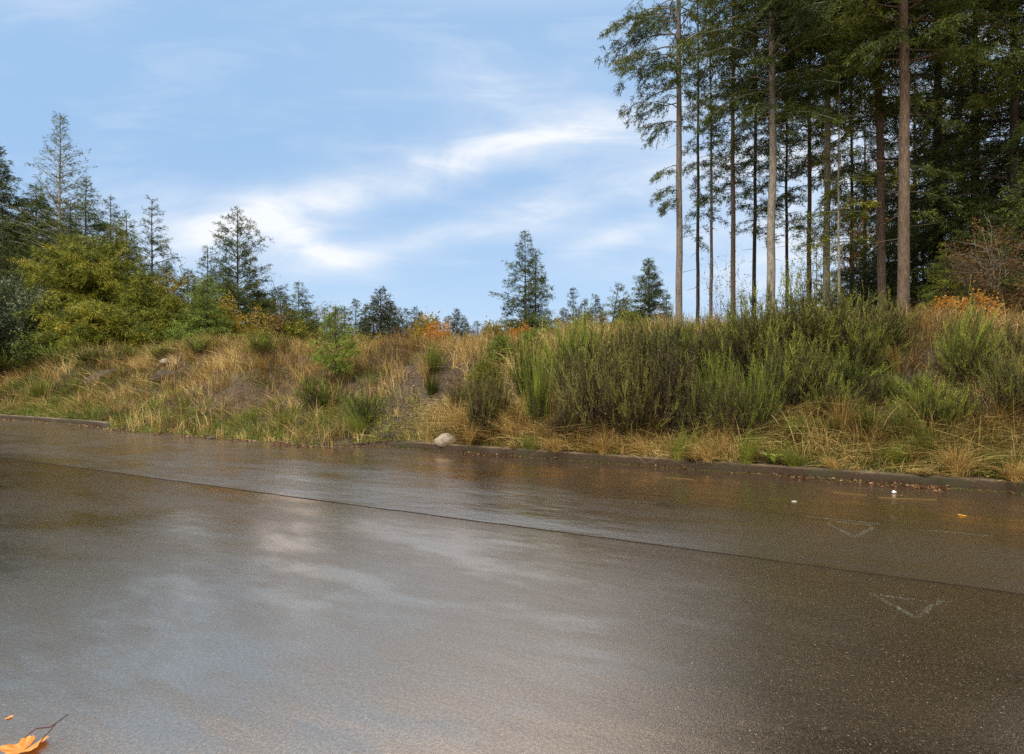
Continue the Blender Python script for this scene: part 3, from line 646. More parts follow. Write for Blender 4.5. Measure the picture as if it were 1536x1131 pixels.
# ---- far treeline
G_FAR = 'distant conifers along the skyline'
fars = [conifer('far_fir', 91, 10, .5, 2.6, 100, tr=.12, fol='fir_far', brk='bark_dark', bl=.5, bw=.14, bsp=.16, twig=.42, rise=.05, droop=.3, top_rise=.9, vary=.3),
        conifer('far_fir', 92, 10, .5, 2.2, 90, tr=.12, fol='fir_far', brk='bark_dark', bl=.45, bw=.13, bsp=.16, twig=.42, vary=.6, rise=.1, droop=.3),
        conifer('far_fir', 93, 10, 1.0, 1.6, 80, tr=.10, fol='fir_far', brk='bark_dark', bl=.45, bw=.13, bsp=.16, twig=.42, vary=.7, prof='slim')]
for (px, Y, top, v, wsc, lab) in [(572, 95, 432, 0, 1.35, 'broadest distant fir, left of centre on the skyline'), (534, 100, 449, 2, 1.1, 'slim distant fir left of the broadest one'),
        (548, 110, 458, 1, 1.0, 'distant fir tucked against the left side of the broadest one'), (598, 105, 462, 1, 1.1, 'distant fir right behind the broadest one'),
        (610, 120, 463, 2, 1.2, 'first of two thin distant firs left of the yellow tree'), (622, 118, 461, 2, 1.2, 'second of two thin distant firs left of the yellow tree'),
        (655, 130, 478, 1, 1.2, 'small distant fir right of the yellow distant tree'), (685, 100, 463, 0, 1.0, 'dark pointed distant fir between the two yellow trees'),
        (702, 150, 486, 1, 1.4, 'tiny distant fir right of the dark pointed one'), (716, 150, 482, 2, 1.5, 'tiny thin distant fir left of the second yellow tree'),
        (765, 140, 483, 1, 1.5, 'tiny distant fir left of the twin-topped fir'), (730, 160, 488, 0, 1.3, 'lowest distant fir on the skyline, near the second yellow tree'),
        (517, 115, 460, 1, 1.2, 'distant fir above the young fir on the crest'), (640, 150, 480, 1, 1.5, 'distant fir peeping out beside the yellow tree'),
        (584, 130, 452, 0, 1.2, 'distant fir whose tip shows right of the broadest one'), (500, 105, 468, 0, 1.2, 'distant fir behind the leafless alder'),
        (475, 110, 472, 1, 1.3, 'distant fir left of the leafless alder'), (836, 150, 478, 2, 1.6, 'thin distant fir just right of the twin-topped fir'),
        (560, 105, 452, 2, 1.3, 'thin distant fir against the left flank of the broadest one'), (630, 125, 468, 0, 1.2, 'bushy distant fir behind the yellow-orange distant tree'),
        (672, 120, 474, 2, 1.3, 'thin distant fir just left of the dark pointed one'), (697, 110, 474, 1, 1.2, 'short distant fir touching the right of the dark pointed one'),
        (487, 100, 462, 2, 1.4, 'thin distant fir beside the leafless alder'), (430, 85, 446, 1, 1.2, 'distant fir left of the small leaning fir'),
        (460, 90, 452, 0, 1.1, 'distant fir right of the small leaning fir'), (845, 110, 462, 1, 1.3, 'distant fir left of the small round-topped fir'),
        (935, 90, 448, 0, 1.1, 'distant fir between the leaning fir and the full pointed fir'), (900, 100, 456, 1, 1.3, 'distant fir behind the leaning fir'),
        (395, 80, 440, 0, 1.1, 'distant fir between the pointed dark fir and the low fir')]:
    x, y, z = at(px, Y); k = (zat(top, Y) - z) / 10
    plant('far_fir', fars[v], (x, y, z), lab, 'fir tree', G_FAR, px * 1.3, (k * wsc * .95, k * wsc * .95, k))
# middle firs
G_MID = G_MIDNAME
tree(788, 40, 343, 'twin-topped open fir standing alone in the centre', 101, group=G_MID, wpx=46, hb=.06, nb=64, fol='fir', brk='bark_dark', twig=.3, rise=.1, droop=.12, top_rise=.7, hang=.45, bl=.22, bw=.055, vary=.5, low=(1.0, 3.0, 16, 2.3))
tree(803, 41, 372, 'second shorter stem growing beside the twin-topped fir', 102, group=G_MID, wpx=30, hb=.15, nb=46, fol='fir', brk='bark_dark', twig=.3, rise=.1, droop=.12, hang=.45, bl=.22, bw=.055)
tree(860, 52, 430, 'small round-topped fir between the centre fir and the leaning one', 103, group=G_MID, wpx=19, hb=.1, nb=40, fol='fir_far', brk='bark_dark', bl=.24, bw=.06)
tree(893, 50, 441, 'short blunt fir left of the leaning fir', 104, group=G_MID, wpx=17, nb=40, fol='fir_far', brk='bark_dark', bl=.24, bw=.06)
tree(914, 38, 424, 'leaning fir with boughs swept up to the right', 105, group=G_MID, wpx=38, nb=40, fol='fir', brk='bark_dark', rise=.45, droop=.15, asym=(0, .35), lean=(.12, 0), twig=.3, sparse=.2, bl=.2, bw=.05)
tree(973, 36, 388, 'full pointed fir left of the tall stand', 106, group=G_MID, wpx=38, nb=100, hb=.04, fol='fir', brk='bark_dark', bl=.2, bw=.05, rise=.3, top_rise=.8)
tree(1000, 40, 440, 'small fir tucked behind the full pointed fir', 107, group=G_MID, wpx=24, nb=50, fol='fir', brk='bark_dark')
tree(877, 48, 448, 'low dark fir right of the round-topped fir', 108, group=G_MID, wpx=22, nb=40, fol='fir_far', brk='bark_dark', bl=.24, bw=.06)

# ------------------------------------------------------------------ broadleaf shrubs and small trees
def shrub(name, seed, H, Wd, stems, leaves, ls, fol, brk='stem', bare_f=0.0, spread=.9, arch=.25, sub=9, rad=.018, crown0=.15):
    r = np.random.default_rng(seed); k = 7; f = np.linspace(0, 1, k); leaves = int(leaves * 1.9); ls *= 1.12
    a = r.uniform(0, 6.28, stems); reach = Wd * np.sqrt(r.random(stems)) * spread; hh = H * r.uniform(.6, 1.02, stems) * (1 - .35 * (reach / Wd) ** 2)
    P = np.stack([np.cos(a)[:, None] * (reach[:, None] * f ** 1.2 + .04), np.sin(a)[:, None] * (reach[:, None] * f ** 1.2 + .04), hh[:, None] * (f * (1 + arch) - arch * f * f)], -1)
    P[:, 1:] += np.cumsum(r.normal(size=(stems, k - 1, 3)), 1) * H * .014
    Rr = rad * (H / 2.5) ** .6 * (1 - f * .85)[None] * r.uniform(.6, 1.2, stems)[:, None]
    St = MB().add(*tubes(P, Rr, 4))
    m = stems * sub; si = np.repeat(np.arange(stems), sub); q = r.uniform(crown0, .97, m); fi = q * (k - 1); i0 = fi.astype(int); w = (fi - i0)[:, None]
    p0 = P[si, i0] * (1 - w) + P[si, np.minimum(i0 + 1, k - 1)] * w
    dr = nrm(r.normal(size=(m, 3)) * np.array([1, 1, .5]) + np.array([0, 0, .75]) + .5 * np.stack([np.cos(a), np.sin(a), 0 * a], -1)[si]); ln = (.10 + .24 * (1 - q) + .08) * H * r.uniform(.5, 1.2, m) * .8
    q4 = np.linspace(0, 1, 4)
    B = p0[:, None] + dr[:, None] * (ln[:, None] * q4)[..., None]; B[:, 1:] += np.cumsum(r.normal(size=(m, 3, 3)), 1) * ln[:, None, None] * .06
    St.add(*tubes(B, (rad * .35 * (H / 2.5) ** .6 * (1 - q4 * .8))[None] * np.ones((m, 1)), 3))
    out_ = [St.mesh(name + '_stems', MAT[brk], True)]
    if leaves:
        per = leaves // m + 1; bi = np.repeat(np.arange(m), per); x = r.uniform(.15, 1.08, len(bi)); kk = r.random(len(bi)) > bare_f
        on = r.random(m) > bare_f * .6; kk &= on[bi]; bi, x = bi[kk], x[kk]
        pos = p0[bi] + dr[bi] * (ln[bi] * x)[:, None] + r.normal(size=(len(bi), 3)) * ls * 1.1
        d = r.normal(size=(len(bi), 3)) + dr[bi] * .8
        tn = np.clip(np.repeat(r.normal(size=m) * .2 + .45, per)[kk] + r.normal(size=len(bi)) * .16, 0, 1)
        V_, F_ = diamonds(pos, d, ls * r.uniform(.7, 1.3, len(bi)), ls * .62 * r.uniform(.6, 1.1, len(bi)), r, .5)
        out_.append(MB().add(V_, F_, tn).mesh(name + '_leaves', MAT[fol]))
    return out_
SP = ('branches', 'foliage')
def bush(px, Y, toprow, wpx, label, name, cat, group, seed, leaves, ls, fol, stems=14, rz=0, **kw):
    x, y, z = at(px, Y); H = zat(toprow, Y) - z
    return plant(name, shrub(name, seed, H, wpx * Y / F, stems, leaves, ls, fol, **kw), (x, y, z - .03), label, cat, group, rz, parts=SP)
for (px, Y, top, w, sd, fo, lab) in [(190, 33, 320, 44, 87, 'fir', 'green fir rising behind the tallest olive cedar'), (105, 34, 300, 40, 88, 'fir', 'green fir close behind the thin see-through fir'),
        (5, 30, 330, 46, 89, 'fir_dark', 'dark fir behind the willow bush'), (250, 36, 392, 36, 94, 'fir', 'bushy fir right of the lone open fir'),
        (282, 36, 402, 32, 95, 'fir', 'bushy fir under the bare grey poles'), (338, 36, 400, 36, 96, 'fir_dark', 'dark bushy fir at the left foot of the pointed fir'),
        (382, 38, 425, 34, 97, 'fir', 'bushy fir at the right foot of the pointed fir'), (405, 40, 450, 28, 98, 'olive', 'olive fir left of the low fir'),
        (435, 38, 462, 28, 99, 'fir', 'low bushy fir under the small leaning fir'), (470, 44, 478, 26, 100, 'olive', 'low olive fir right of the small leaning fir')]:
    tree(px, Y, top, lab, sd, wpx=w, nb=70, hb=.03, fol=fo, brk='bark_dark')
G_BL = 'autumn broadleaf shrubs and small trees'
bush(22, 26, 412, 62, 'grey-green willow bush at the left edge of the wood', 'willow_bush', 'bush', G_BL, 201, 16000, .10, 'willow', stems=30, sub=14)
bush(-60, 24, 420, 70, 'grey-green willow bush beyond the left edge of the view', 'willow_bush', 'bush', G_BL, 202, 9000, .11, 'willow', stems=24)
bush(40, 34, 372, 48, 'orange and red maple showing over the willow bush', 'maple_tree', 'maple tree', G_BL, 203, 5200, .18, 'orange', stems=12, bare_f=.45)
bush(75, 32, 395, 30, 'rusty red shrub beneath the thin see-through fir', 'rusty_shrub', 'shrub', G_BL, 204, 2600, .13, 'rust', stems=9, bare_f=.3)
bush(238, 30, 395, 34, 'yellow alder beside the olive cedars', 'alder_tree', 'alder tree', G_BL, 205, 5200, .12, 'yellow', stems=11, bare_f=.25)
bush(272, 31, 425, 28, 'golden alder under the bare poles', 'alder_tree', 'alder tree', G_BL, 206, 3600, .12, 'yellow', stems=9, bare_f=.25)
bush(345, 29, 442, 30, 'yellow-green alder right of the bright young fir', 'alder_tree', 'alder tree', G_BL, 207, 4200, .11, 'yellow', stems=10, bare_f=.3)
bush(385, 31, 455, 30, 'half-bare alder with pale stems left of the low fir', 'alder_tree', 'alder tree', G_BL, 208, 2600, .11, 'yellow', stems=14, bare_f=.45, brk='bark_pale')
bush(425, 33, 462, 28, 'rusty half-bare alder under the low firs', 'alder_tree', 'alder tree', G_BL, 209, 2600, .12, 'rust', stems=12, bare_f=.35, brk='bark_pale')
bush(455, 32, 468, 22, 'olive-leaved alder left of the young fir on the crest', 'alder_tree', 'alder tree', G_BL, 210, 3200, .10, 'olive', stems=10, bare_f=.25)
bush(290, 34, 352, 22, 'bare grey poles of a leafless alder beside the lone open fir', 'bare_alder', 'bare tree', G_BL, 211, 0, .1, 'yellow', stems=5, sub=6, brk='bark_pale', rad=.022)
bush(333, 35, 342, 8, 'single bare pole against the left side of the pointed fir', 'bare_alder', 'bare tree', G_BL, 212, 0, .1, 'yellow', stems=2, sub=5, brk='bark_dark', rad=.022)
bush(410, 36, 408, 18, 'leafless twiggy alder right of the pointed dark fir', 'bare_alder', 'bare tree', G_BL, 213, 150, .1, 'yellow', stems=6, sub=9, brk='bark_grey', rad=.014)
bush(494, 26, 432, 28, 'leafless twiggy alder behind the young fir on the crest', 'bare_alder', 'bare tree', G_BL, 214, 200, .07, 'yellow', stems=7, sub=11, brk='bark_grey', rad=.011, crown0=.4)
bush(640, 85, 470, 24, 'yellow-orange distant tree left of the dark pointed fir', 'autumn_tree', 'birch tree', G_BL, 215, 2600, .34, 'yellow', stems=12, spread=.7)
bush(745, 90, 466, 17, 'second yellow distant tree, left of the centre fir', 'autumn_tree', 'birch tree', G_BL, 216, 2200, .34, 'yellow', stems=10, spread=.7)
bush(560, 48, 500, 36, 'low yellow thicket in front of the broadest distant fir', 'yellow_shrub', 'shrub', G_BL, 236, 2600, .14, 'yellow', stems=14, bare_f=.1)
bush(525, 46, 488, 30, 'olive thicket right of the young fir on the crest', 'green_shrub', 'shrub', G_BL, 237, 2600, .14, 'olive', stems=14, bare_f=.1)
bush(690, 50, 497, 40, 'low olive thicket under the dark pointed distant fir', 'green_shrub', 'shrub', G_BL, 238, 2600, .14, 'olive', stems=14, bare_f=.1)
bush(850, 36, 478, 36, 'low olive thicket under the small round-topped fir', 'green_shrub', 'shrub', G_BL, 239, 3000, .12, 'olive', stems=14, bare_f=.1)
bush(300, 28, 450, 40, 'broad yellow-green alder in the middle of the left wood', 'alder_tree', 'alder tree', G_BL, 240, 6000, .11, 'olive', stems=16, bare_f=.1)
bush(365, 33, 470, 36, 'golden alder in front of the pointed fir', 'alder_tree', 'alder tree', G_BL, 241, 4200, .11, 'yellow', stems=14, bare_f=.15)
bush(410, 34, 485, 34, 'low olive thicket left of the olive-leaved alder', 'green_shrub', 'shrub', G_BL, 242, 3600, .11, 'olive', stems=14, bare_f=.1)
bush(450, 36, 492, 34, 'low yellow thicket behind the young fir on the crest', 'yellow_shrub', 'shrub', G_BL, 243, 3000, .11, 'yellow', stems=14, bare_f=.2)
bush(660, 60, 478, 22, 'yellow-orange tree just right of the first yellow distant tree', 'autumn_tree', 'birch tree', G_BL, 244, 1500, .22, 'orange', stems=10, spread=.7)
bush(468, 42, 470, 20, 'thin yellow alder behind the leafless alder', 'alder_tree', 'alder tree', G_BL, 245, 1600, .13, 'yellow', stems=9, bare_f=.2)
bush(775, 60, 474, 22, 'yellow thicket left of the foot of the centre fir', 'yellow_shrub', 'shrub', G_BL, 246, 1500, .18, 'yellow', stems=10)
bush(715, 55, 492, 30, 'low rusty thicket between the two yellow distant trees', 'rusty_shrub', 'shrub', G_BL, 247, 1500, .15, 'rust', stems=12)
bush(600, 50, 490, 30, 'low rusty thicket under the distant yellow tree', 'rusty_shrub', 'shrub', G_BL, 217, 1800, .14, 'rust', stems=12, bare_f=.2)
bush(478, 40, 488, 28, 'rusty shrub behind the young fir on the crest', 'rusty_shrub', 'shrub', G_BL, 218, 1500, .12, 'rust', stems=10, bare_f=.3)
bush(822, 30, 478, 26, 'pale green shrub right of the foot of the centre fir', 'green_shrub', 'shrub', G_BL, 219, 3500, .09, 'young', stems=12)
bush(880, 26, 470, 40, 'yellow-green shrub on the crest below the leaning fir', 'green_shrub', 'shrub', G_BL, 220, 6000, .07, 'olive', stems=16)
bush(945, 24, 462, 40, 'yellow-green thicket below the full pointed fir', 'green_shrub', 'shrub', G_BL, 221, 6000, .07, 'olive', stems=16)
bush(783, 28, 485, 18, 'orange shrub at the foot of the centre fir', 'orange_shrub', 'shrub', G_BL, 222, 1100, .09, 'orange', stems=8)
bush(1053, 26, 474, 22, 'small orange shrub at the foot of the thin poles', 'orange_shrub', 'shrub', G_BL, 223, 900, .09, 'orange', stems=8)
bush(1422, 17, 443, 26, 'bright orange vine maple right of the thickest trunk', 'vine_maple', 'maple shrub', G_BL, 224, 520, .075, 'orange', stems=7, bare_f=.3, crown0=.75)
bush(1472, 16.5, 436, 30, 'larger orange vine maple near the right edge', 'vine_maple', 'maple shrub', G_BL, 225, 620, .075, 'orange', stems=8, bare_f=.35, crown0=.6)
bush(1382, 16.5, 462, 20, 'red-leaved shrub at the foot of the thickest trunk', 'red_shrub', 'shrub', G_BL, 226, 420, .07, 'red', stems=6, bare_f=.2, crown0=.6)
bush(1500, 20, 318, 66, 'tall rusty half-bare shrub with pale stems at the right edge', 'rusty_shrub', 'shrub', G_BL, 227, 7000, .07, 'rust', stems=22, sub=14, bare_f=.25, brk='bark_pale', rad=.014)
bush(1290, 27, 258, 18, 'slender tree with a few orange leaves beside the dark brown trunk', 'autumn_sapling', 'maple tree', G_BL, 228, 420, .10, 'orange', stems=3, sub=9, bare_f=.3, brk='bark_dark', crown0=.75, rad=.012)
bush(1215, 20, 268, 34, 'yellow-green sapling in front of the brown slim fir', 'green_sapling', 'sapling', G_BL, 229, 1000, .06, 'olive', stems=4, sub=11, bare_f=.3, brk='bark_dark', crown0=.5, rad=.010)
bush(1088, 17, 372, 42, 'bare wispy shrub at the foot of the dark-trunked fir', 'bare_shrub', 'shrub', G_BL, 230, 260, .05, 'rust', stems=16, sub=10, brk='bark_dark', rad=.007)
bush(1560, 19, 400, 60, 'rusty thicket beyond the right edge of the view', 'rusty_shrub', 'shrub', G_BL, 231, 4000, .08, 'rust', stems=18, bare_f=.2)
bush(330, 25, 500, 30, 'low olive shrub on the crest below the bright young fir', 'green_shrub', 'shrub', G_BL, 232, 3000, .07, 'olive', stems=12)
bush(215, 25, 475, 40, 'low yellow-green shrub in front of the olive cedars', 'green_shrub', 'shrub', G_BL, 233, 5500, .07, 'olive', stems=16)
bush(275, 25, 480, 32, 'low green shrub under the golden alder', 'green_shrub', 'shrub', G_BL, 234, 4200, .07, 'young', stems=14)
bush(60, 24, 490, 44, 'dark green low shrub below the grey-green willow', 'green_shrub', 'shrub', G_BL, 235, 4200, .08, 'fir', stems=14)

# ------------------------------------------------------------------ broom bushes on the bank
def broom(name, seed, H, Wd, stems, fol, up=1.0, pods=0.0, tw=24, wid=.0095, jit=.42, l0=.05, l1=.17):
    r = np.random.default_rng(seed); k = 6; f = np.linspace(0, 1, k)
    a = r.uniform(0, 6.28, stems); rr = np.sqrt(r.random(stems)); b = rr * Wd * .35; reach = Wd * rr * r.uniform(.5, 1.5, stems); hh = H * r.uniform(.35, 1.12, stems) * (1 - .45 * rr ** 2)
    P = np.stack([np.cos(a)[:, None] * (b[:, None] + (reach - b)[:, None] * f ** 1.5), np.sin(a)[:, None] * (b[:, None] + (reach - b)[:, None] * f ** 1.5), hh[:, None] * f ** .92], -1)
    P[:, 1:] += np.cumsum(r.normal(size=(stems, k - 1, 3)), 1) * H * .030; P[:, 0, 2] = -.08
    St = MB().add(*tubes(P, .006 * (1 - f * .75)[None] * r.uniform(.6, 1.5, stems)[:, None], 3))
    m = stems * tw; si = np.repeat(np.arange(stems), tw); q = r.uniform(.22, .98, m); fi = q * (k - 1); i0 = fi.astype(int); w = (fi - i0)[:, None]
    p0 = P[si, i0] * (1 - w) + P[si, np.minimum(i0 + 1, k - 1)] * w; sd_ = nrm(P[si, -1] - P[si, 0])
    d = nrm(sd_ * up + r.normal(size=(m, 3)) * jit + np.array([0, 0, .45])); ln = H * r.uniform(l0, l1, m)
    tn0 = np.clip(r.normal(size=stems) * .24 + .36, 0, 1)
    k3 = np.linspace(0, 1, 3); B = p0[:, None] + d[:, None] * (ln[:, None] * k3)[..., None]; B[:, 1:] += r.normal(size=(m, 2, 3)) * ln[:, None, None] * .05
    C = MB(); sv_ = nrm(np.cross(d, r.normal(size=(m, 3))))
    C.add(*ribbons(B, np.array([[1, .8, .15]]) * wid * r.uniform(.6, 1.4, (m, 1)), sv_), np.repeat(np.clip(tn0[si] + r.normal(size=m) * .14 + (q - .5) * .85, 0, 1), 2))  # tint darkens downwards: old brown wood, plus shade inside the bush painted in
    # tiny leaves and pods on the twigs
    per = 4; bi = np.repeat(np.arange(m), per); x = r.random(m * per)
    pos = p0[bi] + d[bi] * (ln[bi] * x)[:, None]; dd = d[bi] + r.normal(size=(m * per, 3)) * .6
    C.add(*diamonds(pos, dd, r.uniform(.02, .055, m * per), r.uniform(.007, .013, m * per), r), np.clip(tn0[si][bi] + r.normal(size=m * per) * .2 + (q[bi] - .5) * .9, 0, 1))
    res = [St.mesh(name + '_stems', MAT['stem'], True), C.mesh(name + '_twigs', MAT[fol])]
    if pods:
        n_ = int(m * pods); bi = r.integers(0, m, n_); pos = p0[bi] + d[bi] * (ln[bi] * r.random(n_))[:, None]
        res.append(MB().add(*diamonds(pos, r.normal(size=(n_, 3)) + d[bi], r.uniform(.03, .05, n_), r.uniform(.009, .015, n_), r), r.random(n_) ** 1.3).mesh(name + '_pods', MAT['pods']))
    return res
BP = ('stems', 'twigs', 'seed_pods')
lib = {'dark': [broom('broom_bush', s, 1.5, 1.0, 125, 'broom', pods=1.6) for s in (301, 302, 303, 304)],
       'brown': [broom('broom_bush', s, 1.5, 1.0, 115, 'broom_brown', pods=2.2) for s in (311, 312)],
       'green': [broom('broom_bush', s, 1.5, .62, 90, 'broom_green', up=1.8, jit=.2, l0=.08, l1=.26, tw=15) for s in (321, 322)]}
G_BR = 'scotch broom bushes on the bank'
brooms = [ # px, base row, height px, width px(half), kind, label
 (1150, 560, 110, 62, 'dark', 'big dark broom bush on the crest below the pale thick trunk'),
 (1208, 545, 118, 66, 'dark', 'tallest dark broom bush, just left of the middle pale trunk'),
 (1256, 548, 104, 56, 'dark', 'dark broom bush on the crest right of the tallest one'),
 (1110, 580, 96, 52, 'dark', 'dark broom bush left of the crest clump, below the bare wispy shrub'),
 (1176, 620, 112, 54, 'dark', 'dark broom bush halfway down the bank below the crest clump'),
 (1072, 630, 100, 34, 'green', 'upright green broom bush in the hollow left of the dark crest clump'),
 (1040, 590, 92, 46, 'dark', 'dark broom bush between the podded brown clump and the hollow'),
 (893, 662, 146, 56, 'brown', 'brown podded broom bush, left one of the wide clump by the kerb'),
 (950, 666, 156, 56, 'brown', 'brown podded broom bush, centre of the wide clump by the kerb'),
 (1003, 664, 148, 44, 'brown', 'brown podded broom bush, right one of the wide clump by the kerb'),
 (925, 600, 98, 56, 'dark', 'olive-topped broom bush rising behind the wide podded clump'),
 (985, 590, 100, 56, 'dark', 'olive-topped broom bush behind the right of the podded clump'),
 (862, 600, 115, 44, 'green', 'leggy green broom bush leaning over the left of the podded clump'),
 (808, 648, 122, 24, 'green', 'narrow bright green broom bush left of the wide podded clump'),
 (790, 600, 90, 26, 'green', 'smaller green broom bush behind the narrow bright one'),
 (722, 662, 104, 32, 'brown', 'lone brown twiggy broom bush right of the boulder'),
 (745, 640, 95, 26, 'brown', 'brown broom bush close behind the lone twiggy one'),
 (1010, 560, 84, 34, 'green', 'green broom bush on the crest below the grey-trunked fir'),
 (1325, 525, 68, 40, 'dark', 'olive broom bush on the crest left of the thickest trunk'),
 (1300, 545, 60, 34, 'green', 'green broom bush right of the crest clump'),
 (1440, 566, 100, 32, 'green', 'blue-green upright broom bush below the orange vine maples'),
 (1452, 578, 70, 44, 'dark', 'dark foot of broom under the blue-green bush'),
 (1400, 650, 80, 44, 'green', 'grassy green broom bush low on the bank at the right'),
 (1525, 640, 120, 42, 'dark', 'dark broom bush at the right edge of the bank'),
 (1246, 630, 62, 40, 'dark', 'low dark broom bush above the pale tussock'),
 (1132, 664, 118, 34, 'green', 'green broom bush above the dock plant'),
 (1325, 600, 40, 26, 'green', 'low green broom bush in the middle of the right-hand bank'),
 (1260, 590, 60, 44, 'green', 'green broom bush between the crest clump and the pale tussock'),
 (740, 530, 40, 14, 'brown', 'wispy dark broom on the skyline left of the green seedlings'),
 (650, 560, 42, 18, 'green', 'thin broom tuft on the crest above the bare soil'),
 (185, 545, 26, 24, 'green', 'green broom bush at the foot of the olive cedars'),
 (300, 530, 26, 26, 'green', 'green broom bush at the foot of the bright young fir'),
 (95, 550, 32, 30, 'green', 'green broom bush below the willow at the left'),
 (20, 565, 40, 40, 'green', 'green broom bush at the far left of the bank'),
 (545, 640, 52, 28, 'green', 'tufty green bush at the foot of the bare soil'),
 (1040, 668, 100, 36, 'dark', 'dark broom bush just right of the podded clump near the kerb'),
 (1096, 672, 104, 36, 'dark', 'dark broom bush near the kerb in the hollow'),
 (1060, 560, 74, 36, 'dark', 'olive broom bush on the crest under the thin poles'),
 (1125, 545, 84, 36, 'green', 'green broom bush rising behind the left of the crest clump'),
 (1290, 560, 84, 44, 'dark', 'dark broom bush at the right end of the crest clump'),
 (1225, 612, 90, 46, 'dark', 'wide dark broom bush under the crest clump, above the fountain tussock'),
 (1345, 655, 46, 30, 'dark', 'low dark broom bush between the fountain tussock and the golden one'),
 (1450, 640, 54, 36, 'dark', 'dark broom bush low on the bank under the blue-green one'),
 (1500, 590, 50, 30, 'green', 'green broom bush right of the blue-green one'),
 (1510, 545, 60, 38, 'brown', 'brown broom bush near the top of the bank at the right edge'),
 (1385, 590, 30, 20, 'green', 'small green broom bush left of the dark foot of broom'),
 (880, 575, 80, 36, 'green', 'green broom bush at the crest behind the leggy one'),
 (955, 565, 80, 40, 'dark', 'olive broom bush at the crest left of the grey-trunked fir'),
 (846, 668, 74, 30, 'brown', 'low brown broom bush at the left foot of the podded clump'),
 (1195, 665, 44, 28, 'green', 'low green broom bush right of the dock plant'),
 (1300, 610, 44, 24, 'brown', 'brown broom bush right above the fountain tussock'),
 (690, 620, 46, 24, 'brown', 'thin brown broom on the bare soil'),
 (480, 615, 44, 30, 'green', 'low green broom bush below the young fir on the crest'),
 (395, 535, 40, 26, 'green', 'small green broom bush on the crest under the half-bare alder'),
 (245, 538, 22, 22, 'green', 'green broom bush at the foot of the golden alder'),
 (140, 545, 26, 26, 'green', 'green broom bush below the tallest olive cedar'),
]
for n_, (px, row, hp, wp, kd, lab) in enumerate(brooms):
    x, y, z = hit(px, row); sc = hp * 1.18 * y / F / 1.5; ws = wp * 1.12 * y / F / (1.0 if kd != 'green' else .62)
    me = lib[kd][n_ % len(lib[kd])]
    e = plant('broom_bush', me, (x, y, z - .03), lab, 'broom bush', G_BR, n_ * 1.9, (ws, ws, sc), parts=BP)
    e.rotation_euler = (rng.normal() * .09, rng.normal() * .09, n_ * 1.9)

# ---- young firs on the bank
G_YF = 'young firs on the bank'
def youngfir(px, row, toprow, wpx, label, seed, fol='young'):
    x, y, z = hit(px, row); H = (row - toprow) * y / F
    me = conifer('young_fir', seed, H, H * .12, wpx * y / F * .85, 46, tr=.022, rise=.35, droop=.2, top_rise=.7, twig=.09, tl=.42, bl=.075, bw=.022, bsp=.022, fol=fol, brk='stem', hang=.1, vary=.4, clump=.35)
    plant('young_fir', me, (x, y, z - .03), label, 'young fir', G_YF)
youngfir(503, 575, 460, 38, 'bright green young fir on the crest left of the bare soil', 401)
youngfir(752, 552, 505, 26, 'small bright seedling fir on the crest left of centre broom', 402)
youngfir(728, 575, 545, 22, 'smallest seedling fir with yellowish tips on the bare soil', 403, 'olive')
youngfir(795, 535, 498, 22, 'low seedling fir left of the leggy green broom', 404)

# ------------------------------------------------------------------ tussocks and leafy plants
def fan(r, n, H, Wd, k=6, lean=.5, wid=.006, flop=0.0, drift=.45):
    f = np.linspace(0, 1, k); a = r.uniform(0, 6.28, n); ln = H * r.uniform(.5, 1.1, n); out_ = np.abs(r.normal(size=n)) * lean * .65 + .06
    r0 = Wd * .18 * np.sqrt(r.random(n))
    P = np.stack([np.cos(a)[:, None] * (r0[:, None] + (ln * out_)[:, None] * f ** 1.7), np.sin(a)[:, None] * (r0[:, None] + (ln * out_)[:, None] * f ** 1.7),
                  ln[:, None] * (f - (flop + .35 * out_)[:, None] * f ** 2.2)], -1)
    P[..., 0] += drift * (ln * r.uniform(.2, 1.3, n))[:, None] * f ** 2
    S_ = np.stack([-np.sin(a), np.cos(a), 0 * a], -1); S_ = nrm(S_ + r.normal(size=(n, 3)) * .4)
    return P, (wid * (1 - f ** 1.5 * .9))[None] * r.uniform(.6, 1.3, n)[:, None], S_
def tussock(name, seed, H, Wd, n, fol, lean=.6, wid=.006, flop=0.05):
    r = np.random.default_rng(seed); P, w, s = fan(r, n, H, Wd, lean=lean, wid=wid, flop=flop)
    V_, F_ = ribbons(P, w, s); return [MB().add(V_, F_, np.repeat(np.clip(r.normal(size=n) * .2 + .5, 0, 1), 5)).mesh(name, MAT[fol])]
tl_ = {'pale': tussock('grass_tussock', 501, .8, .5, 260, 'straw', .75, .007), 'green': tussock('grass_tussock', 502, .6, .5, 320, 'green', .7, .007),
       'tall': tussock('grass_tussock', 503, .9, .4, 240, 'straw', .35, .006), 'flop': tussock('grass_tussock', 504, .8, .5, 320, 'straw', .9, .007, .25),
       'mid': tussock('grass_tussock', 505, .7, .5, 280, 'broom_green', .6, .006)}
G_TU = 'grass tussocks on the bank'
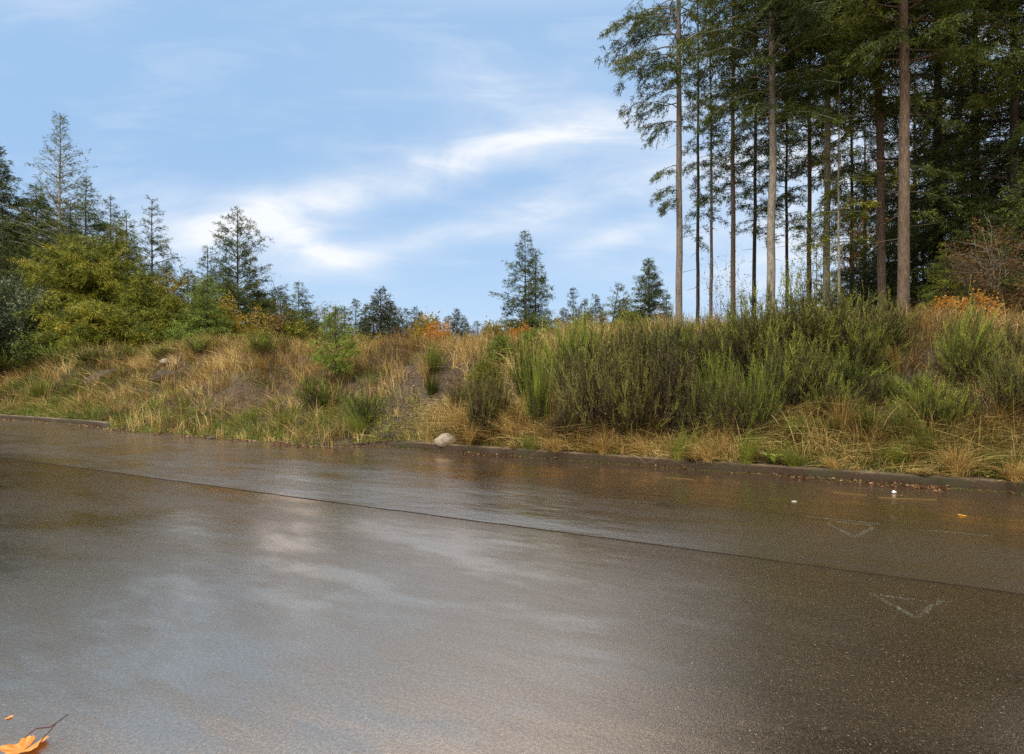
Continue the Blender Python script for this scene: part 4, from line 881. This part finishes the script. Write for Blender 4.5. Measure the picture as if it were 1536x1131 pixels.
for n_, (px, row, hp, kd, lab) in enumerate([
 (1262, 650, 62, 'pale', 'pale fountain-shaped tussock on the right-hand bank'), (1238, 655, 56, 'mid', 'green half of the fountain tussock, on its left'),
 (1305, 655, 58, 'mid', 'green tussock right of the pale fountain-shaped one'), (648, 590, 52, 'mid', 'green tussock on the bare soil below the skyline'),
 (640, 575, 44, 'tall', 'straw tussock at the top of the bare soil'), (705, 675, 70, 'tall', 'tall straw tussock just right of the boulder'),
 (770, 668, 60, 'tall', 'straw tussock below the narrow bright green broom'), (835, 680, 58, 'flop', 'flopped straw tussock at the kerb below the podded clump'),
 (905, 690, 60, 'flop', 'flopped straw tussock at the kerb in front of the podded clump'), (968, 695, 66, 'tall', 'upright straw tussock at the kerb right of the podded clump'),
 (1018, 692, 60, 'green', 'green tussock at the kerb below the hollow'), (1062, 705, 66, 'flop', 'flopped straw tussock at the kerb right of the green one'),
 (1120, 700, 70, 'mid', 'olive tussock at the kerb left of the dock plant'), (1250, 712, 54, 'flop', 'flopped straw tussock at the kerb below the pale fountain'),
 (1435, 715, 90, 'flop', 'large golden tussock spilling toward the kerb at the right'), (1520, 735, 88, 'flop', 'golden tussock at the right end of the kerb'),
 (1390, 690, 70, 'mid', 'olive tussock up the bank left of the large golden one'), (1480, 705, 60, 'green', 'green tussock right of the large golden one'),
 (1392, 505, 46, 'tall', 'golden upright tussock left of the blue-green broom'), (1500, 640, 70, 'pale', 'pale tussock under the dark broom at the right edge'),
 (1345, 560, 50, 'tall', 'straw tussock in the gap between the crest broom and the blue-green bush'), (1370, 625, 56, 'pale', 'pale tussock in the middle of the right-hand bank'),
 (1085, 690, 64, 'tall', 'tall straw tussock in front of the hollow broom'), (1160, 625, 56, 'tall', 'straw tussock among the dark broom below the crest clump'),
 (1335, 700, 60, 'green', 'bright green tussock behind the kerb right of the fountain tussock'), (1490, 560, 50, 'pale', 'pale tussock on the upper bank near the right edge'),
 (870, 640, 66, 'tall', 'straw tussock at the left foot of the podded clump'), (990, 660, 72, 'tall', 'tall straw tussock against the podded clump, right side'),
 (690, 655, 60, 'tall', 'narrow straw tussock directly behind the boulder'), (1060, 590, 60, 'mid', 'upright green tussock in the hollow left of the crest clump'),
 (1190, 705, 50, 'green', 'green tussock at the kerb right of the dock plant'), (1215, 630, 52, 'pale', 'small pale tussock left of the fountain tussock'),
 (540, 655, 50, 'green', 'green tussock at the road edge left of the dead twigs'), (430, 645, 40, 'green', 'green tussock near the road left of centre'),
 (345, 545, 30, 'tall', 'straw tussock on the left ridge'), (395, 560, 34, 'tall', 'straw tussock on the ridge right of the gravel scrape'),
 (285, 545, 28, 'tall', 'straw tussock on the ridge above the gravel scrape'), (120, 590, 36, 'green', 'green tussock on the left slope'),
 (60, 600, 40, 'green', 'green tussock at the left of the slope'), (210, 560, 26, 'tall', 'straw tussock above the left rock'),
 (465, 590, 40, 'mid', 'olive tussock below the young fir on the crest'), (800, 690, 40, 'green', 'low green tussock behind the kerb right of the straw tussock')]):
    x, y, z = hit(px, row); base_h = {'pale': .8, 'green': .6, 'tall': .9, 'flop': .8, 'mid': .7}[kd]; sc = hp * y / F / base_h * (.82 if row > 665 else 1.0)
    o = link('grass_tussock', tl_[kd][0]); o.location = (x, y, z - .03); o.rotation_euler = (0, 0, R(-116) + math.sin(n_ * 2.7) * 1.0); o.scale = (sc * (1.1 + .25 * math.sin(n_ * 1.3)), sc * 1.15, sc * (1 + .2 * math.cos(n_ * 3.1))); tag(o, lab, 'grass tussock', G_TU)

def leafy(name, seed, n, ll, lw, mat):
    r = np.random.default_rng(seed); k = 6; f = np.linspace(0, 1, k); mb = MB()
    for q in range(n):
        a = r.uniform(0, 6.28); out_ = r.uniform(.35, .9); ln = ll * r.uniform(.6, 1.1)
        P = np.stack([np.cos(a) * ln * out_ * f, np.sin(a) * ln * out_ * f, ln * (f * 1.0 - .6 * f ** 2)], -1)[None]
        w = (lw * np.sin(np.clip(f * 1.05 + .02, 0, 1) * math.pi) ** .7 + .004)[None]
        s = np.array([[-math.sin(a), math.cos(a), 0]])
        for sg in (-1, 1):      # two halves folded along the midrib
            s2 = nrm(s + np.array([[0, 0, .35 * sg]])); V_ = np.stack([P, P + sg * s2[:, None] * w[..., None] * .5], 2).reshape(-1, 3)
            i = np.arange(k - 1) * 2; mb.add(V_, np.stack([i, i + 1, i + 3, i + 2], -1), r.uniform(.3, 1))
    return mb.mesh(name, MAT[mat], True)
dk = leafy('dock_plant', 601, 16, .24, .075, 'bright')
for (px, row, sc, lab) in [(1163, 694, 1.25, 'bright green broad-leaved dock plant by the kerb'), (1180, 672, .9, 'smaller broad-leaved plant just above the dock plant')]:
    x, y, z = hit(px, row); o = link('dock_plant', dk); o.location = (x - .09, y - .16, z + .02); o.scale = (sc,) * 3; tag(o, lab, 'dock plant', 'broad-leaved dock plants by the kerb')

# ------------------------------------------------------------------ grass fields (uncountable)
def green_mask(s, t):
    g = .9 * blob(s, t, 50, 600, 5.5, 2.0) + .7 * blob(s, t, 130, 625, 5, .8) + .9 * blob(s, t, 430, 635, 1.6, .7) + .9 * blob(s, t, 540, 635, 1.0, .9) + .8 * blob(s, t, 620, 655, 1.0, .4)
    g = g + .85 * blob(s, t, 300, 640, 5, .9) + .5 * blob(s, t, 1120, 690, 1.2, .5) + .7 * blob(s, t, 1400, 705, .8, .3) + .6 * blob(s, t, 830, 675, 1.0, .35) + .3 * blob(s, t, 1300, 600, 3, 1.5)
    return np.clip(g + .9 * vnoise(s, t, .8, 21) + .5 * vnoise(s, t, 2.5, 22) + .06 + .26 * np.clip((8 - s) / 6, 0, 1), 0, 1)
def field(name, label, n, mat, wfun, ln0, ln1, wid, lean, flop, seed, s0=-9, s1=46, t0=None, t1=17.5, cl=14, trange=None, down=.5):
    r = np.random.default_rng(seed); nc = n // cl
    s = s0 + (s1 - s0) * r.random(nc * 3) ** 1.25; e, gap = edge(s); tt = e + .02 + (t1 - e) * r.random(nc * 3) ** 1.15
    keep = r.random(nc * 3) < wfun(s, tt); s, tt = s[keep][:nc], tt[keep][:nc]; nc = len(s)
    tone = r.normal(size=nc) * .19 + .47 + .8 * vnoise(s, tt, .9, 31); L0 = r.uniform(ln0, ln1, nc) * (1 + .6 * vnoise(s, tt, .9, 33)); aim = r.uniform(0, 6.28, nc)
    i = np.repeat(np.arange(nc), cl); m = len(i); ss_ = s[i] + r.normal(size=m) * .07; t_ = tt[i] + r.normal(size=m) * .07
    e, gap = edge(ss_); t_ = np.maximum(t_, e + .015); x, y = st2xy(ss_, t_); z = hgt(ss_, t_)
    a = aim[i] + r.normal(size=m) * 1.1; ln = L0[i] * r.uniform(.5, 1.15, m) * np.clip(.5 + (t_ - e) * 1.4, .5, 1); ot = np.abs(r.normal(size=m)) * lean + .12
    k = 5; f = np.linspace(0, 1, k); hx = np.cos(a) - .4472 * down; hy = np.sin(a) - .8944 * down     # blades hang down the slope
    P = np.stack([x[:, None] + (hx * ln * ot)[:, None] * f ** 1.6, y[:, None] + (hy * ln * ot)[:, None] * f ** 1.6, z[:, None] - .02 + ln[:, None] * (f - (flop + .4 * ot)[:, None] * f ** 2)], -1)
    S_ = nrm(np.stack([-np.sin(a), np.cos(a), a * 0], -1) + r.normal(size=(m, 3)) * .5)
    dist = np.sqrt(x * x + y * y); w = wid * (.75 + dist / 18)
    tp = xy2st(P[..., 0], P[..., 1])[1]; lim = np.minimum(KT - r.random(m) ** 2 * .22, t_)[:, None]; push = np.maximum(0, lim - tp); P[..., 0] += .4472 * push; P[..., 1] += .8944 * push
    gz = hgt(*xy2st(P[..., 0], P[..., 1])); P[..., 2] = np.maximum(P[..., 2], np.where(gz > 0, gz, 0) + .01)
    V_, F_ = ribbons(P, w[:, None] * (1 - f ** 1.6 * .88)[None] * r.uniform(.6, 1.3, m)[:, None], S_)
    o = link(name, MB().add(V_, F_, np.repeat(np.clip(tone[i] + r.normal(size=m) * .16, 0, 1), k - 1)).mesh(name, MAT[mat]))
    return tag(o, label, 'grass', kind='stuff')
bw_ = lambda s, t: 1 - .80 * bare(s, t)
ridge = lambda s, t: np.clip((t - 11.0) / 2.2, 0, 1)
shadeR = lambda s, t: np.clip((6 - s) / 4, 0, 1)
field('dry_grass', 'long straw-coloured dry grass covering the bank', 120000, 'straw', lambda s, t: (1 - .8 * green_mask(s, t)) * bw_(s, t) * (.55 + .45 * ridge(s, t)), .35, .80, .0065, .50, .05, 701)
field('rusty_grass', 'rusty brown dead grass mixed through the bank', 46000, 'rustgrass', lambda s, t: (.35 + .65 * np.clip(ridge(s, t) + 2 * vnoise(s, t, .6, 41), 0, 1)) * bw_(s, t), .25, .60, .0062, .6, .1, 702)
field('green_grass', 'short green grass growing in patches on the bank', 135000, 'green', lambda s, t: green_mask(s, t) * (1 - .6 * bare(s, t)), .16, .40, .006, .6, .05, 703)
field('kerb_grass', 'matted straw and grass hanging over the kerb', 38000, 'straw', lambda s, t: np.where((s < 7) & (t < 10.9), 1 - .8 * green_mask(s, t), 0.0), .28, .70, .0062, .8, .20, 704, s1=8, t1=11.0, down=.6)

# ground leaves: clover-like cover, dead leaves on the soil, leaf litter in the gutter
def scatter(name, label, cat, s, t, size, mat, seed, lift=.01, tilt=.5, tone=None, cup=None):
    r = np.random.default_rng(seed); n = len(s); x, y = st2xy(s, t); z = np.where(t < edge(s)[0], .012, hgt(s, t)) + lift * r.random(n)
    a = r.uniform(0, 6.28, n); d = np.stack([np.cos(a), np.sin(a), r.normal(size=n) * tilt * .5], -1); sd = nrm(np.stack([-np.sin(a), np.cos(a), r.normal(size=n) * tilt], -1))
    Ln = size * r.uniform(.6, 1.4, n); d = nrm(d); P0 = np.stack([x, y, z], -1)
    c = P0 + d * Ln[:, None] * .5; hw = (Ln * r.uniform(.22, .42, n))[:, None]
    up = np.array([0, 0, 1.]) * (Ln * r.uniform(-.1, .35, n))[:, None]
    V_ = np.stack([P0, c + sd * hw + up, P0 + d * Ln[:, None], c - sd * hw + up * .6], 1).reshape(-1, 3); b = np.arange(n) * 4
    F_ = np.stack([np.stack([b, b + 1, b + 2], -1), np.stack([b, b + 2, b + 3], -1)], 1).reshape(-1, 3)
    tn = np.repeat(np.clip(r.random(n) if tone is None else tone(r, n), 0, 1), 2)
    V_[:, 2] = np.maximum(V_[:, 2], .010)
    return tag(link(name, MB().add(V_, F_, tn).mesh(name, MAT[mat])), label, cat, kind='stuff')
r = np.random.default_rng(8)
s = r.uniform(-8, 40, 60000); e, gp = edge(s); t_ = e + r.random(60000) ** 1.3 * 4.5; k = r.random(60000) < green_mask(s, t_) * .8 * (t_ < e + 2.5) + .04; scatter('ground_cover', 'low green weeds and clover among the grass', 'ground cover', s[k], t_[k], .045, 'green', 11, lift=.08, tilt=.8)
s = r.uniform(-8, 40, 30000); e, gp = edge(s); t_ = e + r.random(30000) * 5; k = r.random(30000) < bare(s, t_) * .95 + .12; scatter('dead_leaves', 'dead brown leaves scattered over the soil of the bank', 'dead leaves', s[k], t_[k], .055, 'litter', 12, lift=.03, tilt=.7)
s = r.uniform(-14, 40, 16000); dens = np.clip(.16 + 1.6 * np.maximum(0, vnoise(s, 0, .55, 51)) + 1.2 * np.exp(-((s + 1.2) / 1.1) ** 2) + np.exp(-((s - 17.2) / 1.2) ** 2) + .5 * np.exp(-((s - 9.5) / .7) ** 2), 0, 1)
dens = dens * np.clip(.30 + 2.6 * vnoise(s, 0, 2.6, 53), 0.10, 1); k = r.random(16000) < dens; s = s[k]; e, gp = edge(s); front_ = np.minimum(KT - .012, e); t_ = front_ - np.abs(r.normal(size=len(s))) * (.05 + .16 * dens[k]) - .005
scatter('leaf_litter', 'brown and orange leaf litter lying in the gutter', 'leaf litter', s, t_, .045, 'litter', 13, lift=.02, tilt=.35)
# pine needles and grit along the gutter
s = r.uniform(-14, 40, 9000); e, gp = edge(s); t_ = np.minimum(KT - .012, e) - np.abs(r.normal(size=9000)) * .06 - .01; scatter('gutter_moss', 'thin moss and grit line along the kerb foot', 'moss', s, t_, .016, 'green', 14, lift=.004, tilt=.2, tone=lambda r, n: r.random(n) * .6 + .3)

# ------------------------------------------------------------------ boulder, rocks, twigs, leaves, litter
def rock(name, seed, sx, sy, sz, mat, rough=.12, sub=4):
    import bmesh
    bm = bmesh.new(); bmesh.ops.create_icosphere(bm, subdivisions=sub, radius=1); r = np.random.default_rng(seed); D = r.normal(size=(9, 3)); ph = r.random(9) * 6
    for v_ in bm.verts:
        c = np.array(v_.co); n_ = sum(math.sin(float(D[q] @ c) * (1.2 + q * .5) + ph[q]) / (1.5 + q * .7) for q in range(9))
        c = c * (1 + rough * n_); v_.co = (c[0] * sx, c[1] * sy, c[2] * sz)
    me = bpy.data.meshes.new(name); bm.to_mesh(me); bm.free(); me.materials.append(MAT[mat]); me.polygons.foreach_set('use_smooth', np.ones(len(me.polygons), bool)); return me
x, y, z = hit(669, 672); o = link('boulder', rock('boulder', 23, .215, .16, .14, 'stone', .12)); o.location = (x, y - .02, z + .065); tag(o, 'rounded pale grey boulder sitting behind the kerb', 'boulder')
for (px, row, sx, sz, mat, lab, sd) in [(152, 570, .62, .24, 'rock_dark', 'dark slanted rock slab in the cut face on the left slope', 31), (246, 568, .42, .24, 'rock_dark', 'dark rock in the soil right of the slanted slab', 32),
        (252, 543, .20, .10, 'stone', 'small pale stone in the straw on the left ridge', 33), (318, 657, .09, .035, 'rock_dark', 'small dark stone at the grass edge of the road', 34), (1320, 542, .12, .07, 'stone', 'pale stone in the gap right of the crest broom', 35)]:
    x, y, z = hit(px, row); o = link('rock', rock('rock', sd, sx, .2, sz, mat, .22, 3)); o.location = (x, y, z + sz * .2); o.rotation_euler = (0, R(-22) if sd == 31 else 0, .3); tag(o, lab, 'rock', 'rocks on the bank')
def twigs(seed, n, H):
    r = np.random.default_rng(seed); k = 6; f = np.linspace(0, 1, k)[None, :, None]; a = r.uniform(0, 6.28, n); d = nrm(np.stack([np.cos(a), np.sin(a), r.uniform(.2, 1.3, n)], -1)); ln = H * r.uniform(.4, 1.2, n)[:, None, None]
    P = d[:, None] * ln * f; P[:, 1:] += np.cumsum(r.normal(size=(n, k - 1, 3)), 1) * H * .035; return MB().add(*tubes(P, .006 * (1 - f[..., 0] * .8) * np.ones((n, 1)), 4)).mesh('dead_branch', MAT['bark_dark'], True)
x, y, z = hit(585, 660); o = link('dead_branch', twigs(71, 26, .45)); o.location = (x, y, z - .02); tag(o, 'tangle of dead grey twigs at the road edge left of the boulder', 'dead branch')
x, y, z = hit(1288, 565); o = link('dead_branch', twigs(72, 14, .6)); o.location = (x, y, z - .02); tag(o, 'dark dead branch in the grass right of the crest broom', 'dead branch')
# long dry stems fallen on the road beside the kerb
def stick(pts, rad, label):
    Q = []
    for (px, row) in pts: Y = EYE * F / (row - HZ); Q.append(((px - 768) / F * Y, Y, .008 + rad))
    Q = np.array(Q); f = np.linspace(0, 1, 10); q = np.stack([np.interp(f, np.linspace(0, 1, len(Q)), Q[:, c]) for c in range(3)], -1)
    o = link('dry_stalk', MB().add(*tubes(q[None], np.full((1, 10), rad), 5), .35).mesh('dry_stalk', MAT['straw'], True)); return tag(o, label, 'dry stalk', 'dry stalks fallen by the kerb')
stick([(1318, 747), (1350, 749), (1405, 751)], .0025, 'long dry stalk on the road below the white litter')
stick([(1250, 740), (1300, 744)], .002, 'shorter dry stalk on the road left of the white litter')
stick([(998, 717), (1040, 720)], .002, 'dry stalk on the road beside the middle of the kerb')

def leafmesh(name, size, mat, lobes=5, fold=.4, seed=0, curl=.2):
    """a lobed leaf as a fan round the midrib, bent and folded"""
    r = np.random.default_rng(seed); n = 60; a = np.linspace(-math.pi * .93, math.pi * .93, n)
    if lobes > 1: rad = .55 + .38 * np.abs(np.cos(a * lobes / 2.05)) ** 1.3 * (1 - .25 * np.abs(a) / math.pi) + .04 * np.cos(a * 23)
    else: rad = .40 + .45 * np.abs(np.cos(a / 2)) ** 3 + .15 * (np.abs(a) > 2.6)
    pts = []
    for ring in (.33, .66, 1.0):
        pts.append(np.stack([np.sin(a) * rad * ring * (.8 if lobes > 1 else .6), np.cos(a) * rad * ring, 0 * a], -1))
    Vv = np.concatenate([[[0, 0, 0]]] + pts) * size
    Vv[:, 2] = np.abs(Vv[:, 0]) * fold + curl * size * ((Vv[:, 1] / size) ** 2) + .03 * size * np.sin(Vv[:, 0] / size * 9 + 1) * np.cos(Vv[:, 1] / size * 7)
    Vv[:, 2] -= Vv[:, 2].min()
    tri = [[0, 1 + q, 2 + q] for q in range(n - 1)]; mb = MB(); quads = []
    for g in range(2):
        for q in range(n - 1): b_ = 1 + g * n + q; quads.append([b_, b_ + n, b_ + n + 1, b_ + 1])
    allF = np.array(quads); mb.V.append(Vv.astype(np.float32)); mb.n = len(Vv)
    mb.F.append(np.array(tri, np.int32)); mb.T.append(r.uniform(.3, .7, len(tri)).astype(np.float32)); mb.F.append(allF.astype(np.int32))
    vein = .5 + .25 * np.cos(np.tile(a[:-1], 2) * lobes * 2) + r.normal(size=len(allF)) * .1; mb.T.append(np.clip(vein, 0, 1).astype(np.float32))
    return mb.mesh(name, MAT[mat], True)
def roadpt(px, row): Y = EYE * F / (row - HZ); return ((px - 768) / F * Y, Y)
x, y = roadpt(34, 1128)
e = empty('maple_leaf', (x, y, .004), R(28)); tag(e, 'large curled orange maple leaf lying at the bottom left of the road', 'fallen leaf')
lf = link('leaf_blade', leafmesh('leaf_blade', .105, 'leaf_orange', 5, .35, 5, .18), e); lf.rotation_euler = (R(8), 0, R(150))
st = np.array([[[.00, .03, .035], [.03, .055, .05], [.075, .06, .04], [.10, .085, .045], [.125, .115, .05]], [[.055, -.02, .02], [.065, .02, .03], [.08, .045, .035], [.085, .06, .04], [.09, .07, .042]]])
link('leaf_stalk', MB().add(*tubes(st, np.full((2, 5), .0022), 6)).mesh('leaf_stalk', MAT['petiole'], True), e)
x, y = roadpt(1445, 775); o = link('fallen_leaf', leafmesh('fallen_leaf', .06, 'leaf_yellow', 1, .25, 6)); o.location = (x, y, .010); o.rotation_euler = (0, 0, R(80)); tag(o, 'single bright yellow leaf on the wet road at the right', 'fallen leaf')
x, y = roadpt(12, 1078); o = link('fallen_leaf', leafmesh('fallen_leaf', .022, 'leaf_orange', 1, .25, 7)); o.location = (x, y, .002); o.rotation_euler = (0, 0, R(-30)); tag(o, 'tiny brown leaf just above the large maple leaf', 'fallen leaf')
sm = leafmesh('fallen_leaf', .032, 'litter', 1, .3, 9); r = np.random.default_rng(17)
for (px, row) in [(887, 717), (909, 716.5), (1180, 741), (1148, 729), (1108, 727), (986, 712), (940, 706), (880, 703), (600, 679), (470, 668), (1300, 751), (1430, 752), (1350, 745), (224, 660)]:
    x, y = roadpt(px, row); o = link('fallen_leaf', sm); o.location = (x, y, .010); k = r.uniform(.7, 1.3); o.scale = (k, k, k); o.rotation_euler = (0, 0, r.uniform(0, 6)); tag(o, 'small brown leaf lying flat on the wet road near the kerb', 'fallen leaf', 'small leaves scattered on the wet road')
# crumpled white paper and a white chip
x, y = roadpt(1342, 741); o = link('crumpled_paper', rock('crumpled_paper', 41, .026, .022, .018, 'white', .5, 4)); o.location = (x, y, .026); tag(o, 'crumpled white paper among the leaves in the gutter', 'litter')
x, y = roadpt(1191, 753.5); o = link('paper_scrap', rock('paper_scrap', 42, .035, .012, .004, 'white', .2, 2)); o.location = (x, y, .012); tag(o, 'flat white scrap on the road by the leaf litter', 'litter')
